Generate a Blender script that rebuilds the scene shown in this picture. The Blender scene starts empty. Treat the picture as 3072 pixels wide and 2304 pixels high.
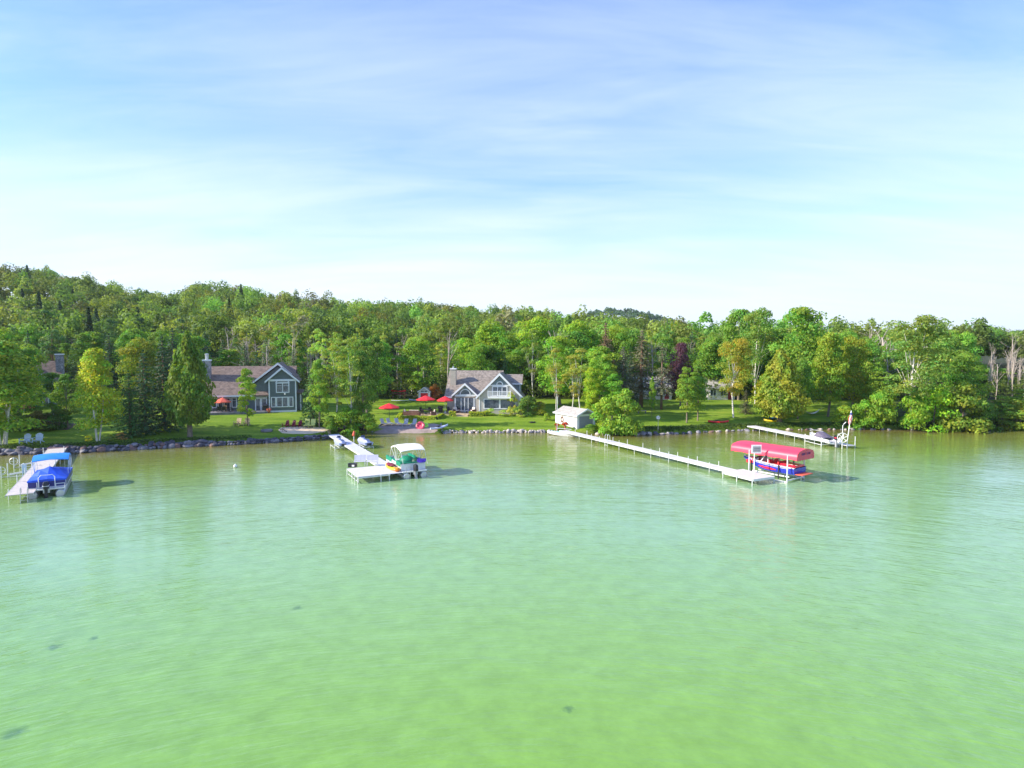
import bpy, math, random
import numpy as np
from mathutils import Vector, Matrix
random.seed(7)
PI = math.pi
R = math.radians
scene = bpy.context.scene
COL = scene.collection

# ------------------------------------------------------------------ camera
F, CX, CY, CAMH = 1775.0, 1536.0, 1152.0, 12.5
TILT = math.atan((1152 - 1045) / F)
cd = bpy.data.cameras.new('camera'); cam = bpy.data.objects.new('camera', cd); COL.objects.link(cam)
cam.location = (0, 0, CAMH); cam.rotation_euler = (PI/2 - TILT, 0, 0)
cd.sensor_width = 36; cd.lens = 36 * F / 3072; cd.clip_end = 6000; cd.clip_start = 0.5
scene.camera = cam

# ------------------------------------------------------------------ sky and sun
SUN_EL, SUN_AZ = R(29), R(258)          # azimuth from +Y towards +X
w = bpy.data.worlds.new('World'); scene.world = w; w.use_nodes = True
nt = w.node_tree; nt.nodes.clear()
def N(t, typ, **k):
    n = t.nodes.new(typ)
    for a, b in k.items():
        if a in ('operation','blend_type','data_type','noise_dimensions','feature','wave_type','bands_direction','sky_type','vector_type','distance'):
            setattr(n, a, b)
        else:
            n.inputs[a].default_value = b
    return n
def ramp(t, stops, src=None, interp='LINEAR'):
    n = t.nodes.new('ShaderNodeValToRGB'); cr = n.color_ramp; cr.interpolation = interp
    while len(cr.elements) < len(stops): cr.elements.new(0.5)
    for e, (p, c) in zip(cr.elements, stops):
        e.position = p; e.color = (c, c, c, 1) if isinstance(c, (int, float)) else (*c, 1)
    if src is not None: t.links.new(src, n.inputs[0])
    return n
sky = N(nt, 'ShaderNodeTexSky', sky_type='NISHITA')
sky.sun_disc = False; sky.sun_elevation = SUN_EL; sky.sun_rotation = SUN_AZ
sky.air_density = 1.0; sky.dust_density = 0.6; sky.ozone_density = 2.5; sky.altitude = 200
tc = nt.nodes.new('ShaderNodeTexCoord')
sep = nt.nodes.new('ShaderNodeSeparateXYZ'); nt.links.new(tc.outputs['Generated'], sep.inputs[0])
zc = N(nt, 'ShaderNodeMath', operation='MAXIMUM'); nt.links.new(sep.outputs[2], zc.inputs[0]); zc.inputs[1].default_value = 0.0
za = N(nt, 'ShaderNodeMath', operation='ADD'); nt.links.new(zc.outputs[0], za.inputs[0]); za.inputs[1].default_value = 0.16
dv = nt.nodes.new('ShaderNodeVectorMath'); dv.operation = 'DIVIDE'
cmb = nt.nodes.new('ShaderNodeCombineXYZ')
for i in range(3): nt.links.new(za.outputs[0], cmb.inputs[i])
nt.links.new(tc.outputs['Generated'], dv.inputs[0]); nt.links.new(cmb.outputs[0], dv.inputs[1])
def skynoise(rot, sc, scale, detail, rough, dist, off=(0,0,0)):
    mp = nt.nodes.new('ShaderNodeMapping'); mp.inputs['Rotation'].default_value = (0, 0, rot)
    mp.inputs['Scale'].default_value = sc; mp.inputs['Location'].default_value = off
    nt.links.new(dv.outputs[0], mp.inputs[0])
    n = N(nt, 'ShaderNodeTexNoise', Scale=scale, Detail=detail, Roughness=rough, Distortion=dist)
    nt.links.new(mp.outputs[0], n.inputs['Vector']); return n
n1 = skynoise(R(-14), (0.42, 1.25, 1), 1.0, 5, 0.5, 0.35, (3.1, 0.6, 0))
n2 = skynoise(R(9), (0.42, 1.7, 1), 2.2, 9, 0.6, 0.6, (1.0, 5.0, 0))
r1 = ramp(nt, [(0.38, 0.0), (0.66, 1.0)], n1.outputs[0])
r2 = ramp(nt, [(0.38, 0.0), (0.70, 1.0)], n2.outputs[0])
m1 = N(nt, 'ShaderNodeMath', operation='MULTIPLY'); nt.links.new(r2.outputs[0], m1.inputs[0]); m1.inputs[1].default_value = 0.5
a1 = N(nt, 'ShaderNodeMath', operation='MULTIPLY_ADD'); nt.links.new(r1.outputs[0], a1.inputs[0]); a1.inputs[1].default_value = 0.62
nt.links.new(m1.outputs[0], a1.inputs[2])
hz = ramp(nt, [(0.0, 0.92), (0.10, 0.74), (0.2, 0.40), (0.30, 0.13), (0.42, 0.0), (1.0, 0.0)], zc.outputs[0])
cf = N(nt, 'ShaderNodeMath', operation='MULTIPLY_ADD'); nt.links.new(a1.outputs[0], cf.inputs[0])
thin = ramp(nt, [(0.0, 0.30), (0.2, 0.42), (0.34, 0.52), (0.55, 0.38), (1, 0.25)], zc.outputs[0])
nt.links.new(thin.outputs[0], cf.inputs[1]); nt.links.new(hz.outputs[0], cf.inputs[2]); cf.use_clamp = True
tint = N(nt, 'ShaderNodeMix', data_type='RGBA', blend_type='MULTIPLY'); tint.inputs[0].default_value = 1
nt.links.new(sky.outputs[0], tint.inputs[6]); tint.inputs[7].default_value = (0.84, 1.22, 1.95, 1)
mx = N(nt, 'ShaderNodeMix', data_type='RGBA')
nt.links.new(cf.outputs[0], mx.inputs[0]); nt.links.new(tint.outputs[2], mx.inputs[6]); mx.inputs[7].default_value = (5.45, 6.2, 7.0, 1)
bg = nt.nodes.new('ShaderNodeBackground'); bg.inputs[1].default_value = 0.10
out = nt.nodes.new('ShaderNodeOutputWorld')
nt.links.new(mx.outputs[2], bg.inputs[0]); nt.links.new(bg.outputs[0], out.inputs[0])

sd = bpy.data.lights.new('sun', 'SUN'); sd.energy = 4.6; sd.angle = R(0.5); sd.color = (1.0, 0.91, 0.76)
so = bpy.data.objects.new('sun', sd); COL.objects.link(so)
tosun = Vector((math.sin(SUN_AZ)*math.cos(SUN_EL), math.cos(SUN_AZ)*math.cos(SUN_EL), math.sin(SUN_EL)))
so.rotation_euler = tosun.to_track_quat('Z', 'Y').to_euler(); so.location = (-60, -20, 60)
vs = scene.view_settings; vs.view_transform = 'Standard'; vs.look = 'None'; vs.gamma = 1; vs.exposure = 0.88
scene.cycles.max_bounces = 6; scene.cycles.transparent_max_bounces = 6

# ------------------------------------------------------------------ pixel (photo 3072x2304) to world
ct, st_ = math.cos(TILT), math.sin(TILT)
def ray(px, py):
    a, b = (px - CX)/F, -(py - CY)/F
    return (a, ct + b*st_, -st_ + b*ct)
def W(px, py, z=0.0):
    r = ray(px, py); k = (z - CAMH)/r[2]
    return (r[0]*k, r[1]*k, z)
def A(px, py, Y):
    r = ray(px, py); k = Y/r[1]
    return (r[0]*k, Y, CAMH + r[2]*k)

SH = [(-700,1395),(-300,1378),(0,1366),(250,1357),(450,1346),(700,1335),(900,1322),(960,1316),(1000,1303),(1130,1301),(1310,1304),
      (1350,1299),(1640,1298),(1720,1300),(1820,1304),(2050,1303),(2120,1297),(2250,1292),(2400,1290),(2650,1289),(2800,1293),
      (2960,1291),(3072,1288),(3500,1284),(4200,1280)]
shp = sorted((W(a, b)[0], W(a, b)[1]) for a, b in SH)
SX = np.array([p[0] for p in shp]); SY = np.array([p[1] for p in shp])
SX = np.concatenate([[-2500], SX, [2500]]); SY = np.concatenate([[SY[0]-40], SY, [SY[-1]+40]])
def ysh(x): return np.interp(x, SX, SY)
SKU = [-2500,-600,0,139,278,417,556,600,700,833,972,1111,1250,1389,1528,1667,1750,1900,2083,2300,2600,3072,3600,6000]
SKV = [ 860, 822,816,830,856,898,894,868,874,900,908,926,920,934,944,956, 966,974,994,1004,1010,1016,1012,1010]
FHU = [-2500,1500,1700,1770,1830,1900,1990,2083,2160,2300,2700,2900,3000,3072,3300,6000]
FHV = [ 1030,1020, 985, 945, 934, 940, 958, 988,1000,1012,1020,1012,1002, 998,1000,1020]
def sst(t): t = np.clip(t, 0, 1); return t*t*(3-2*t)
def gz(x, y):
    x = np.asarray(x, float); y = np.asarray(y, float)
    s = y - ysh(x)
    z = np.where(s < 0, np.maximum(-0.25 + s*0.08, -3.0), -0.25 + 0.85*sst(s/1.3))
    z = z + np.where(s > 1, 1.0*sst((s-1)/12), 0) + np.maximum(0, np.minimum(s, 60)-14)*0.045
    u = x/np.maximum(y, 60)*F + CX
    Hr = np.maximum((1045-np.interp(u, SKU, SKV))*330/F - 6.0, 0)
    z = z + Hr*sst((y-122)/200.0) - np.where(y > 340, np.minimum((y-340)*0.12, Hr*0.8), 0)
    Hf = np.maximum((1045-np.interp(u, FHU, FHV))*900/F - 2, 0)
    z = z + Hf*sst((y-560)/340.0) - np.where(y > 940, np.minimum((y-940)*0.08, Hf), 0)
    return z
def g(x, y): return float(gz(x, y))
def G(px, py):
    r = ray(px, py); k = 45.0
    while k < 900:
        if CAMH + r[2]*k < g(r[0]*k, r[1]*k): break
        k += 0.4
    lo, hi = k-0.4, k
    for _ in range(12):
        m = (lo+hi)/2
        if CAMH + r[2]*m < g(r[0]*m, r[1]*m): hi = m
        else: lo = m
    return (r[0]*hi, r[1]*hi, g(r[0]*hi, r[1]*hi))

# ------------------------------------------------------------------ materials
MATS = {}
def newmat(name):
    m = bpy.data.materials.new(name); m.use_nodes = True; t = m.node_tree
    b = t.nodes['Principled BSDF']; return m, t, b
def mat(name, c=(0.5,0.5,0.5), rough=0.6, metal=0.0, var=0.15, scale=3.0, bump=0.0, spec=0.5, kind=None, c2=None):
    if name in MATS: return MATS[name]
    m, t, b = newmat(name); MATS[name] = m
    b.inputs['Roughness'].default_value = rough; b.inputs['Metallic'].default_value = metal
    b.inputs['Specular IOR Level'].default_value = spec
    co = t.nodes.new('ShaderNodeTexCoord'); L = t.links.new
    n = N(t, 'ShaderNodeTexNoise', Scale=scale, Detail=4, Roughness=0.6); L(co.outputs['Object'], n.inputs['Vector'])
    hi = tuple(min(1, k*(1+var)) for k in c); lo = tuple(k*(1-var) for k in c)
    if c2: lo = c2
    col = ramp(t, [(0.3, lo), (0.7, hi)], n.outputs[0]).outputs[0]
    hsrc = n.outputs[0]
    if kind == 'siding':
        wv = N(t, 'ShaderNodeTexWave', wave_type='BANDS', bands_direction='Z', Scale=0.9); wv.wave_profile = 'SAW'
        L(co.outputs['Object'], wv.inputs['Vector']); hsrc = wv.outputs[0]
    if kind in ('shingle', 'stone', 'pave'):
        if kind == 'stone':
            v = N(t, 'ShaderNodeTexVoronoi', Scale=2.8); v2 = N(t, 'ShaderNodeTexVoronoi', feature='DISTANCE_TO_EDGE', Scale=2.8)
            for q in (v, v2): L(co.outputs['Object'], q.inputs['Vector'])
            rr = ramp(t, [(0.0, lo), (0.5, c), (1.0, hi)], v.outputs['Color'])
            e = ramp(t, [(0.0, 0.35), (0.08, 1.0)], v2.outputs[0]); mm = N(t, 'ShaderNodeMix', data_type='RGBA', blend_type='MULTIPLY')
            mm.inputs[0].default_value = 1; L(rr.outputs[0], mm.inputs[6]); L(e.outputs[0], mm.inputs[7]); col = mm.outputs[2]; hsrc = v2.outputs[0]
        else:
            mp = t.nodes.new('ShaderNodeMapping'); L(co.outputs['Object'], mp.inputs[0])
            mp.inputs['Scale'].default_value = (3.2, 4.5, 5.5) if kind == 'shingle' else (1.5, 1.5, 1.5)
            v = N(t, 'ShaderNodeTexVoronoi', Scale=1.0); v.distance = 'CHEBYCHEV'; L(mp.outputs[0], v.inputs['Vector'])
            sp = t.nodes.new('ShaderNodeSeparateColor'); L(v.outputs['Color'], sp.inputs[0])
            rr = ramp(t, [(0.0, lo), (0.5, c), (1.0, hi)], sp.outputs[0])
            mm = N(t, 'ShaderNodeMix', data_type='RGBA'); mm.inputs[0].default_value = 0.35
            L(rr.outputs[0], mm.inputs[6]); L(col, mm.inputs[7]); col = mm.outputs[2]
    if kind == 'plank':
        wv = N(t, 'ShaderNodeTexWave', wave_type='BANDS', bands_direction='X', Scale=2.2); wv.wave_profile = 'SAW'
        L(co.outputs['Object'], wv.inputs['Vector'])
        e = ramp(t, [(0.0, 0.45), (0.12, 1.0)], wv.outputs[0]); mm = N(t, 'ShaderNodeMix', data_type='RGBA', blend_type='MULTIPLY')
        mm.inputs[0].default_value = 0.6; L(col, mm.inputs[6]); L(e.outputs[0], mm.inputs[7]); col = mm.outputs[2]
    L(col, b.inputs['Base Color'])
    if bump or kind in ('siding', 'stone'):
        bp = N(t, 'ShaderNodeBump', Strength=bump or 0.5, Distance=0.05); L(hsrc, bp.inputs['Height']); L(bp.outputs[0], b.inputs['Normal'])
    return m
MT = dict(
 white=mat('white_paint',(0.80,0.80,0.78),0.5,var=0.06), trim=mat('white_trim',(0.78,0.80,0.82),0.5,var=0.04),
 green_siding=mat('green_siding',(0.125,0.155,0.16),0.7,kind='siding',var=0.1), grey_siding=mat('grey_siding',(0.45,0.43,0.38),0.7,kind='siding',var=0.08),
 blue_siding=mat('blue_grey_siding',(0.20,0.25,0.27),0.7,kind='siding',var=0.08), tan_siding=mat('tan_siding',(0.40,0.37,0.30),0.7,kind='siding',var=0.08),
 white_siding=mat('white_siding',(0.72,0.68,0.66),0.6,kind='siding',var=0.06),
 roof=mat('brown_shingle',(0.20,0.145,0.115),0.85,kind='shingle',var=0.45,bump=0.2), roof2=mat('taupe_shingle',(0.245,0.205,0.17),0.85,kind='shingle',var=0.5,bump=0.2),
 roof3=mat('pale_shingle',(0.40,0.37,0.33),0.85,kind='shingle',var=0.25,bump=0.2),
 stone=mat('field_stone',(0.30,0.29,0.29),0.8,kind='stone',var=0.55), brickc=mat('chimney_siding',(0.42,0.39,0.32),0.7,kind='siding',var=0.1),
 metal=mat('galvanised_metal',(0.55,0.56,0.57),0.35,0.7,var=0.1), alu=mat('white_aluminium',(0.72,0.73,0.72),0.4,0.25,var=0.06),
 black=mat('black_plastic',(0.02,0.02,0.022),0.4,var=0.3), dark=mat('dark_fabric',(0.035,0.032,0.04),0.8,var=0.3),
 red=mat('red_canvas',(0.72,0.025,0.03),0.6,var=0.10), pinkred=mat('red_lift_canvas',(0.85,0.05,0.10),0.42,var=0.10,scale=0.8,bump=0.08), orange_red=mat('coral_canvas',(0.75,0.13,0.07),0.6,var=0.1),
 reddoor=mat('red_paint',(0.60,0.02,0.03),0.5,var=0.1), maroon=mat('maroon_paint',(0.22,0.02,0.045),0.5,var=0.2), lime=mat('lime_paint',(0.62,0.66,0.20),0.5,var=0.1),
 wood=mat('warm_wood',(0.42,0.27,0.15),0.6,var=0.25), tanwood=mat('tan_wood',(0.50,0.38,0.25),0.7,var=0.2), brown=mat('brown_wicker',(0.14,0.07,0.05),0.8,var=0.3),
 cushion=mat('pale_cushion',(0.66,0.60,0.54),0.8,var=0.1), bluewhite=mat('pale_blue_paint',(0.55,0.66,0.80),0.5,var=0.06),
 blue=mat('blue_canvas',(0.012,0.085,0.62),0.55,var=0.2,scale=1.2,bump=0.15), ltblue=mat('light_blue_canvas',(0.03,0.25,0.68),0.5,var=0.15,scale=1.2,bump=0.15), navy=mat('navy_panel',(0.02,0.025,0.17),0.4,var=0.2),
 green=mat('green_upholstery',(0.0,0.22,0.12),0.55,var=0.25), dkgreen=mat('dark_green_canvas',(0.005,0.06,0.04),0.6,var=0.2), cream=mat('cream_canvas',(0.84,0.80,0.72),0.6,var=0.05,bump=0.05),
 dock=mat('white_dock_board',(0.66,0.62,0.60),0.6,var=0.08,kind='plank'), dockwarm=mat('weathered_dock_board',(0.58,0.52,0.47),0.7,var=0.12,kind='plank'), dockblue=mat('pale_dock_board',(0.62,0.61,0.68),0.6,var=0.08,kind='plank'),
 brickwalk=mat('brown_boardwalk',(0.20,0.12,0.12),0.8,var=0.2), paver=mat('buff_paver',(0.55,0.42,0.26),0.8,var=0.2,kind='pave'),
 hullblue=mat('blue_gelcoat',(0.035,0.05,0.42),0.15,var=0.15,spec=0.7), hullred=mat('red_gelcoat',(0.70,0.03,0.06),0.15,var=0.1), gel=mat('white_gelcoat',(0.82,0.82,0.82),0.15,var=0.03),
 pwc=mat('lavender_gelcoat',(0.42,0.46,0.70),0.25,var=0.1), pwcd=mat('slate_gelcoat',(0.10,0.14,0.30),0.3,var=0.2), orange=mat('orange_plastic',(0.85,0.25,0.02),0.35,var=0.1), yellow=mat('yellow_plastic',(0.85,0.58,0.03),0.35,var=0.08),
 kayakw=mat('pale_kayak_plastic',(0.62,0.66,0.78),0.35,var=0.06), cyan=mat('cyan_plastic',(0.30,0.68,0.70),0.35,var=0.08), pink=mat('pink_vinyl',(0.72,0.08,0.14),0.4,var=0.12), limev=mat('lime_vinyl',(0.35,0.78,0.08),0.4,var=0.1),
 purple=mat('purple_rope',(0.16,0.07,0.60),0.6,var=0.3), terracotta=mat('terracotta',(0.50,0.17,0.10),0.8,var=0.1), lavender=mat('lavender_vinyl',(0.42,0.45,0.62),0.6,var=0.06),
 bark=mat('grey_bark',(0.20,0.16,0.12),0.9,var=0.4,scale=6,bump=0.4), birch=mat('white_bark',(0.62,0.58,0.52),0.8,var=0.25,scale=5,bump=0.2), deadbark=mat('bleached_bark',(0.40,0.34,0.28),0.9,var=0.25,scale=5), redbark=mat('brown_bark',(0.22,0.13,0.09),0.9,var=0.3,scale=6),
 rock=mat('boulder_stone',(0.085,0.08,0.10),0.8,var=0.6,scale=1.6,bump=0.3), rockpale=mat('pale_stone',(0.46,0.40,0.35),0.8,var=0.35,scale=1.6,bump=0.3), rockbrown=mat('brown_stone',(0.20,0.12,0.10),0.8,var=0.35,scale=1.6,bump=0.3), rockmid=mat('grey_stone',(0.20,0.19,0.21),0.8,var=0.4,scale=1.6,bump=0.3),
 twig=mat('rusty_wood',(0.24,0.12,0.07),0.8,var=0.3), grey=mat('grey_metal_panel',(0.33,0.33,0.36),0.5,var=0.1), tarp=mat('grey_tarpaulin',(0.13,0.11,0.15),0.7,var=0.2), hedge=mat('clipped_hedge_core',(0.04,0.07,0.02),0.9,var=0.4),
 flag_blue=mat('flag_blue',(0.03,0.05,0.25),0.7,var=0.05), loungegrey=mat('grey_sling',(0.40,0.41,0.45),0.7,var=0.06), slategrey=mat('slate_grey_panel',(0.26,0.28,0.34),0.6,var=0.06))
# glass: dark reflective pane with a faint interior
m, t, b = newmat('window_glass'); MT['glass'] = m
co = t.nodes.new('ShaderNodeTexCoord'); n = N(t, 'ShaderNodeTexNoise', Scale=1.3, Detail=3, Roughness=0.7); t.links.new(co.outputs['Object'], n.inputs['Vector'])
t.links.new(ramp(t, [(0.38, (0.025,0.035,0.06)), (0.62, (0.12,0.14,0.18))], n.outputs[0]).outputs[0], b.inputs['Base Color'])
b.inputs['Roughness'].default_value = 0.06; b.inputs['Specular IOR Level'].default_value = 0.9
m, t, b = newmat('tinted_windshield'); MT['shield'] = m
b.inputs['Base Color'].default_value = (0.10, 0.13, 0.2, 1); b.inputs['Roughness'].default_value = 0.08; b.inputs['Alpha'].default_value = 0.7

# foliage: leaf colour attribute times the object's own colour, part of the light passes through
def foliage_mat(name, trans=0.42, rough=0.62):
    m = bpy.data.materials.new(name); m.use_nodes = True; t = m.node_tree; t.nodes.clear(); L = t.links.new
    at = t.nodes.new('ShaderNodeAttribute'); at.attribute_name = 'leaf'
    oi = t.nodes.new('ShaderNodeObjectInfo')
    mm = N(t, 'ShaderNodeMix', data_type='RGBA', blend_type='MULTIPLY'); mm.inputs[0].default_value = 1
    L(at.outputs['Color'], mm.inputs[6]); L(oi.outputs['Color'], mm.inputs[7])
    d = t.nodes.new('ShaderNodeBsdfPrincipled'); d.inputs['Roughness'].default_value = rough; d.inputs['Specular IOR Level'].default_value = 0.25
    tr = t.nodes.new('ShaderNodeBsdfTranslucent'); mix = t.nodes.new('ShaderNodeMixShader'); mix.inputs[0].default_value = trans
    tw = N(t, 'ShaderNodeMix', data_type='RGBA', blend_type='MULTIPLY'); tw.inputs[0].default_value = 1; L(mm.outputs[2], tw.inputs[6]); tw.inputs[7].default_value = (1.5, 1.4, 0.5, 1)
    L(mm.outputs[2], d.inputs['Base Color']); L(tw.outputs[2], tr.inputs[0]); L(d.outputs[0], mix.inputs[1]); L(tr.outputs[0], mix.inputs[2])
    o = t.nodes.new('ShaderNodeOutputMaterial'); L(mix.outputs[0], o.inputs[0]); return m
MT['leaf'] = foliage_mat('foliage'); MT['needle'] = foliage_mat('needles', 0.2)

# ------------------------------------------------------------------ object helpers
def tag(o, label=None, cat=None, group=None, kind=None):
    if label: o['label'] = label
    if cat: o['category'] = cat
    if group: o['group'] = group
    if kind: o['kind'] = kind
    return o
def thing(name, label, cat, loc=(0,0,0), rz=0.0, group=None, sc=1.0):
    o = bpy.data.objects.new(name, None); COL.objects.link(o); o.location = loc; o.rotation_euler = (0, 0, rz)
    o.empty_display_size = 0.3
    if sc != 1.0: o.scale = (sc, sc, sc)
    return tag(o, label, cat, group)
def kids(o): return [c for c in bpy.data.objects if c.parent == o]
def copy_tree(o, loc=None, rz=None, label=None, group=None, parent=None, kidmap={}):
    c = o.copy(); COL.objects.link(c)
    if parent is not None: c.parent = parent
    if loc is not None: c.location = loc
    if rz is not None: c.rotation_euler = (0, 0, rz)
    if label: c['label'] = label
    if group: c['group'] = group
    for ch in o.children: copy_tree(ch, parent=c)
    return c

class MB:
    def __init__(s): s.v = []; s.f = []; s.M = None
    def add(s, vs, fs):
        o = len(s.v)
        if s.M is not None: vs = [tuple(s.M @ Vector(p)) for p in vs]
        s.v += [tuple(p) for p in vs]; s.f += [tuple(i+o for i in f) for f in fs]; return s
    def box(s, x0, x1, y0, y1, z0, z1):
        return s.add([(x0,y0,z0),(x1,y0,z0),(x1,y1,z0),(x0,y1,z0),(x0,y0,z1),(x1,y0,z1),(x1,y1,z1),(x0,y1,z1)],
              [(0,3,2,1),(4,5,6,7),(0,1,5,4),(1,2,6,5),(2,3,7,6),(3,0,4,7)])
    def cbox(s, c, d): return s.box(c[0]-d[0]/2,c[0]+d[0]/2,c[1]-d[1]/2,c[1]+d[1]/2,c[2]-d[2]/2,c[2]+d[2]/2)
    def prism_y(s, poly, y0, y1):           # poly in x,z
        n = len(poly); return s.add([(x,y0,z) for x,z in poly]+[(x,y1,z) for x,z in poly],
            [tuple(range(n)), tuple(range(2*n-1,n-1,-1))]+[(i,i+n,(i+1)%n+n,(i+1)%n) for i in range(n)])
    def prism_x(s, poly, x0, x1):           # poly in y,z
        n = len(poly); return s.add([(x0,y,z) for y,z in poly]+[(x1,y,z) for y,z in poly],
            [tuple(range(n-1,-1,-1)), tuple(range(n,2*n))]+[(i,(i+1)%n,(i+1)%n+n,i+n) for i in range(n)])
    def prism_z(s, poly, z0, z1):
        n = len(poly); return s.add([(x,y,z0) for x,y in poly]+[(x,y,z1) for x,y in poly],
            [tuple(range(n-1,-1,-1)), tuple(range(n,2*n))]+[(i,(i+1)%n,(i+1)%n+n,i+n) for i in range(n)])
    def chev(s, axis, e0, e1, c0, ce0, ce1, r, ze0, ze1, zr, th):
        # roof with ridge along axis from e0 to e1; eaves at ce0 / ce1 (heights ze0, ze1), ridge at r, height zr
        P = [(ce0,ze0),(r,zr),(ce1,ze1),(ce1,ze1-th),(r,zr-th),(ce0,ze0-th)]
        mk = (lambda e,p: (e,p[0],p[1])) if axis == 'x' else (lambda e,p: (p[0],e,p[1]))
        vs = [mk(e0,p) for p in P]+[mk(e1,p) for p in P]
        return s.add(vs, [(0,1,4,5),(1,2,3,4),(6,11,10,7),(7,10,9,8)]+[(i,i+6,(i+1)%6+6,(i+1)%6) for i in range(6)])
    def tube(s, pts, rad, n=8, caps=True):
        pts = [Vector(p) for p in pts]; rad = rad if isinstance(rad,(list,tuple)) else [rad]*len(pts)
        vs = []; fs = []
        for i, p in enumerate(pts):
            d = (pts[min(i+1,len(pts)-1)] - pts[max(i-1,0)]).normalized()
            a = d.cross(Vector((0,0,1)) if abs(d.z) < 0.9 else Vector((1,0,0))).normalized(); b = d.cross(a)
            for k in range(n):
                q = 2*PI*k/n; vs.append(tuple(p + a*math.cos(q)*rad[i] + b*math.sin(q)*rad[i]))
        for i in range(len(pts)-1):
            for k in range(n): fs.append((i*n+k, i*n+(k+1)%n, (i+1)*n+(k+1)%n, (i+1)*n+k))
        if caps: fs += [tuple(range(n-1,-1,-1)), tuple(range((len(pts)-1)*n, len(pts)*n))]
        return s.add(vs, fs)
    def loft(s, secs, closed=True, caps=True):
        n = len(secs[0]); vs = [p for q in secs for p in q]; fs = []
        for i in range(len(secs)-1):
            for k in range(n if closed else n-1): fs.append((i*n+k, i*n+(k+1)%n, (i+1)*n+(k+1)%n, (i+1)*n+k))
        if caps: fs += [tuple(range(n-1,-1,-1)), tuple(range((len(secs)-1)*n, len(secs)*n))]
        return s.add(vs, fs)
    def lathe(s, prof, n=12, c=(0,0,0), scal=None):
        vs = []; fs = []
        for j,(r,z) in enumerate(prof):
            for k in range(n):
                q = 2*PI*k/n; f = scal[k%len(scal)] if scal and j == len(prof)-1 else 1
                vs.append((c[0]+r*f*math.cos(q), c[1]+r*f*math.sin(q), c[2]+z))
        for j in range(len(prof)-1):
            for k in range(n): fs.append((j*n+k, j*n+(k+1)%n, (j+1)*n+(k+1)%n, (j+1)*n+k))
        fs += [tuple(range(n-1,-1,-1)), tuple(range((len(prof)-1)*n, len(prof)*n))]
        return s.add(vs, fs)
    def ball(s, c, r, n=10, m=6):
        return s.lathe([(max(r[0]*math.sin(PI*j/m),0.001), -r[2]*math.cos(PI*j/m)) for j in range(m+1)], n, c)
    def build(s, name, mt, parent=None, smooth=False, label=None):
        me = bpy.data.meshes.new(name); me.from_pydata(s.v, [], s.f); me.update()
        me.materials.append(MT[mt] if isinstance(mt, str) else mt)
        if smooth:
            me.shade_smooth(); me.set_sharp_from_angle(angle=R(42))
        o = bpy.data.objects.new(name, me); COL.objects.link(o)
        if parent is not None: o.parent = parent
        if label: o['label'] = label
        return o
def BX(x0,x1,y0,y1,z0,z1): return MB().box(x0,x1,y0,y1,z0,z1)
def tag1(o, label, cat, loc=None, rz=None, group=None):
    tag(o, label, cat, group)
    if loc is not None: o.location = loc
    if rz is not None: o.rotation_euler = (0,0,rz)
    return o
def npmesh(name, V, nq, col, mt, parent=None):
    """quads given as (nq*4,3) vertices, colour per face"""
    me = bpy.data.meshes.new(name)
    me.vertices.add(nq*4); me.vertices.foreach_set('co', V.astype(np.float32).ravel())
    me.loops.add(nq*4); me.loops.foreach_set('vertex_index', np.arange(nq*4, dtype=np.int32))
    me.polygons.add(nq); me.polygons.foreach_set('loop_start', np.arange(0, nq*4, 4, dtype=np.int32))
    me.update(calc_edges=True)
    at = me.attributes.new('leaf', 'FLOAT_COLOR', 'FACE')
    c4 = np.ones((nq,4), np.float32); c4[:,:3] = col; at.data.foreach_set('color', c4.ravel())
    me.materials.append(MT[mt]); 
    return me
def link(name, me, parent=None):
    o = bpy.data.objects.new(name, me); COL.objects.link(o)
    if parent is not None: o.parent = parent
    return o

# ------------------------------------------------------------------ ground
us = np.concatenate([np.linspace(-3200,-500,40), np.linspace(-450,3522,260), np.linspace(3570,6300,40)])
ysr = np.concatenate([np.linspace(58,118,170), np.linspace(119,360,80), np.linspace(370,1100,60), np.linspace(1150,2600,14)])
UU, YY = np.meshgrid(us, ysr); XX = (UU-CX)/F*YY
ZZ = gz(XX, YY)
rs = np.random.RandomState(3)
def grid_mesh(name, X, Y, Z, mt):
    ny, nx = X.shape; me = bpy.data.meshes.new(name)
    V = np.stack([X,Y,Z],-1).reshape(-1,3)
    i = np.arange(ny-1)[:,None]*nx + np.arange(nx-1)[None,:]
    Fc = np.stack([i,i+1,i+nx+1,i+nx],-1).reshape(-1,4)
    me.vertices.add(len(V)); me.vertices.foreach_set('co', V.astype(np.float32).ravel())
    me.loops.add(Fc.size); me.loops.foreach_set('vertex_index', Fc.astype(np.int32).ravel())
    me.polygons.add(len(Fc)); me.polygons.foreach_set('loop_start', np.arange(0,Fc.size,4,dtype=np.int32))
    me.update(calc_edges=True); me.shade_smooth(); me.materials.append(mt); return me
m, t, b = newmat('ground_cover'); L = t.links.new
co = t.nodes.new('ShaderNodeTexCoord'); at = t.nodes.new('ShaderNodeAttribute'); at.attribute_name = 'wood'
na = N(t,'ShaderNodeTexNoise',Scale=0.35,Detail=6,Roughness=0.65); nb = N(t,'ShaderNodeTexNoise',Scale=5,Detail=4,Roughness=0.7)
mp = t.nodes.new('ShaderNodeMapping'); mp.inputs['Scale'].default_value = (0.35,1.6,1); L(co.outputs['Object'],mp.inputs[0])
L(mp.outputs[0],na.inputs['Vector']); L(co.outputs['Object'],nb.inputs['Vector'])
ra = ramp(t,[(0.32,(0.10,0.18,0.014)),(0.5,(0.165,0.265,0.022)),(0.68,(0.27,0.34,0.04))],na.outputs[0])
rb = ramp(t,[(0.25,0.5),(0.75,1.4)],nb.outputs[0])
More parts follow.
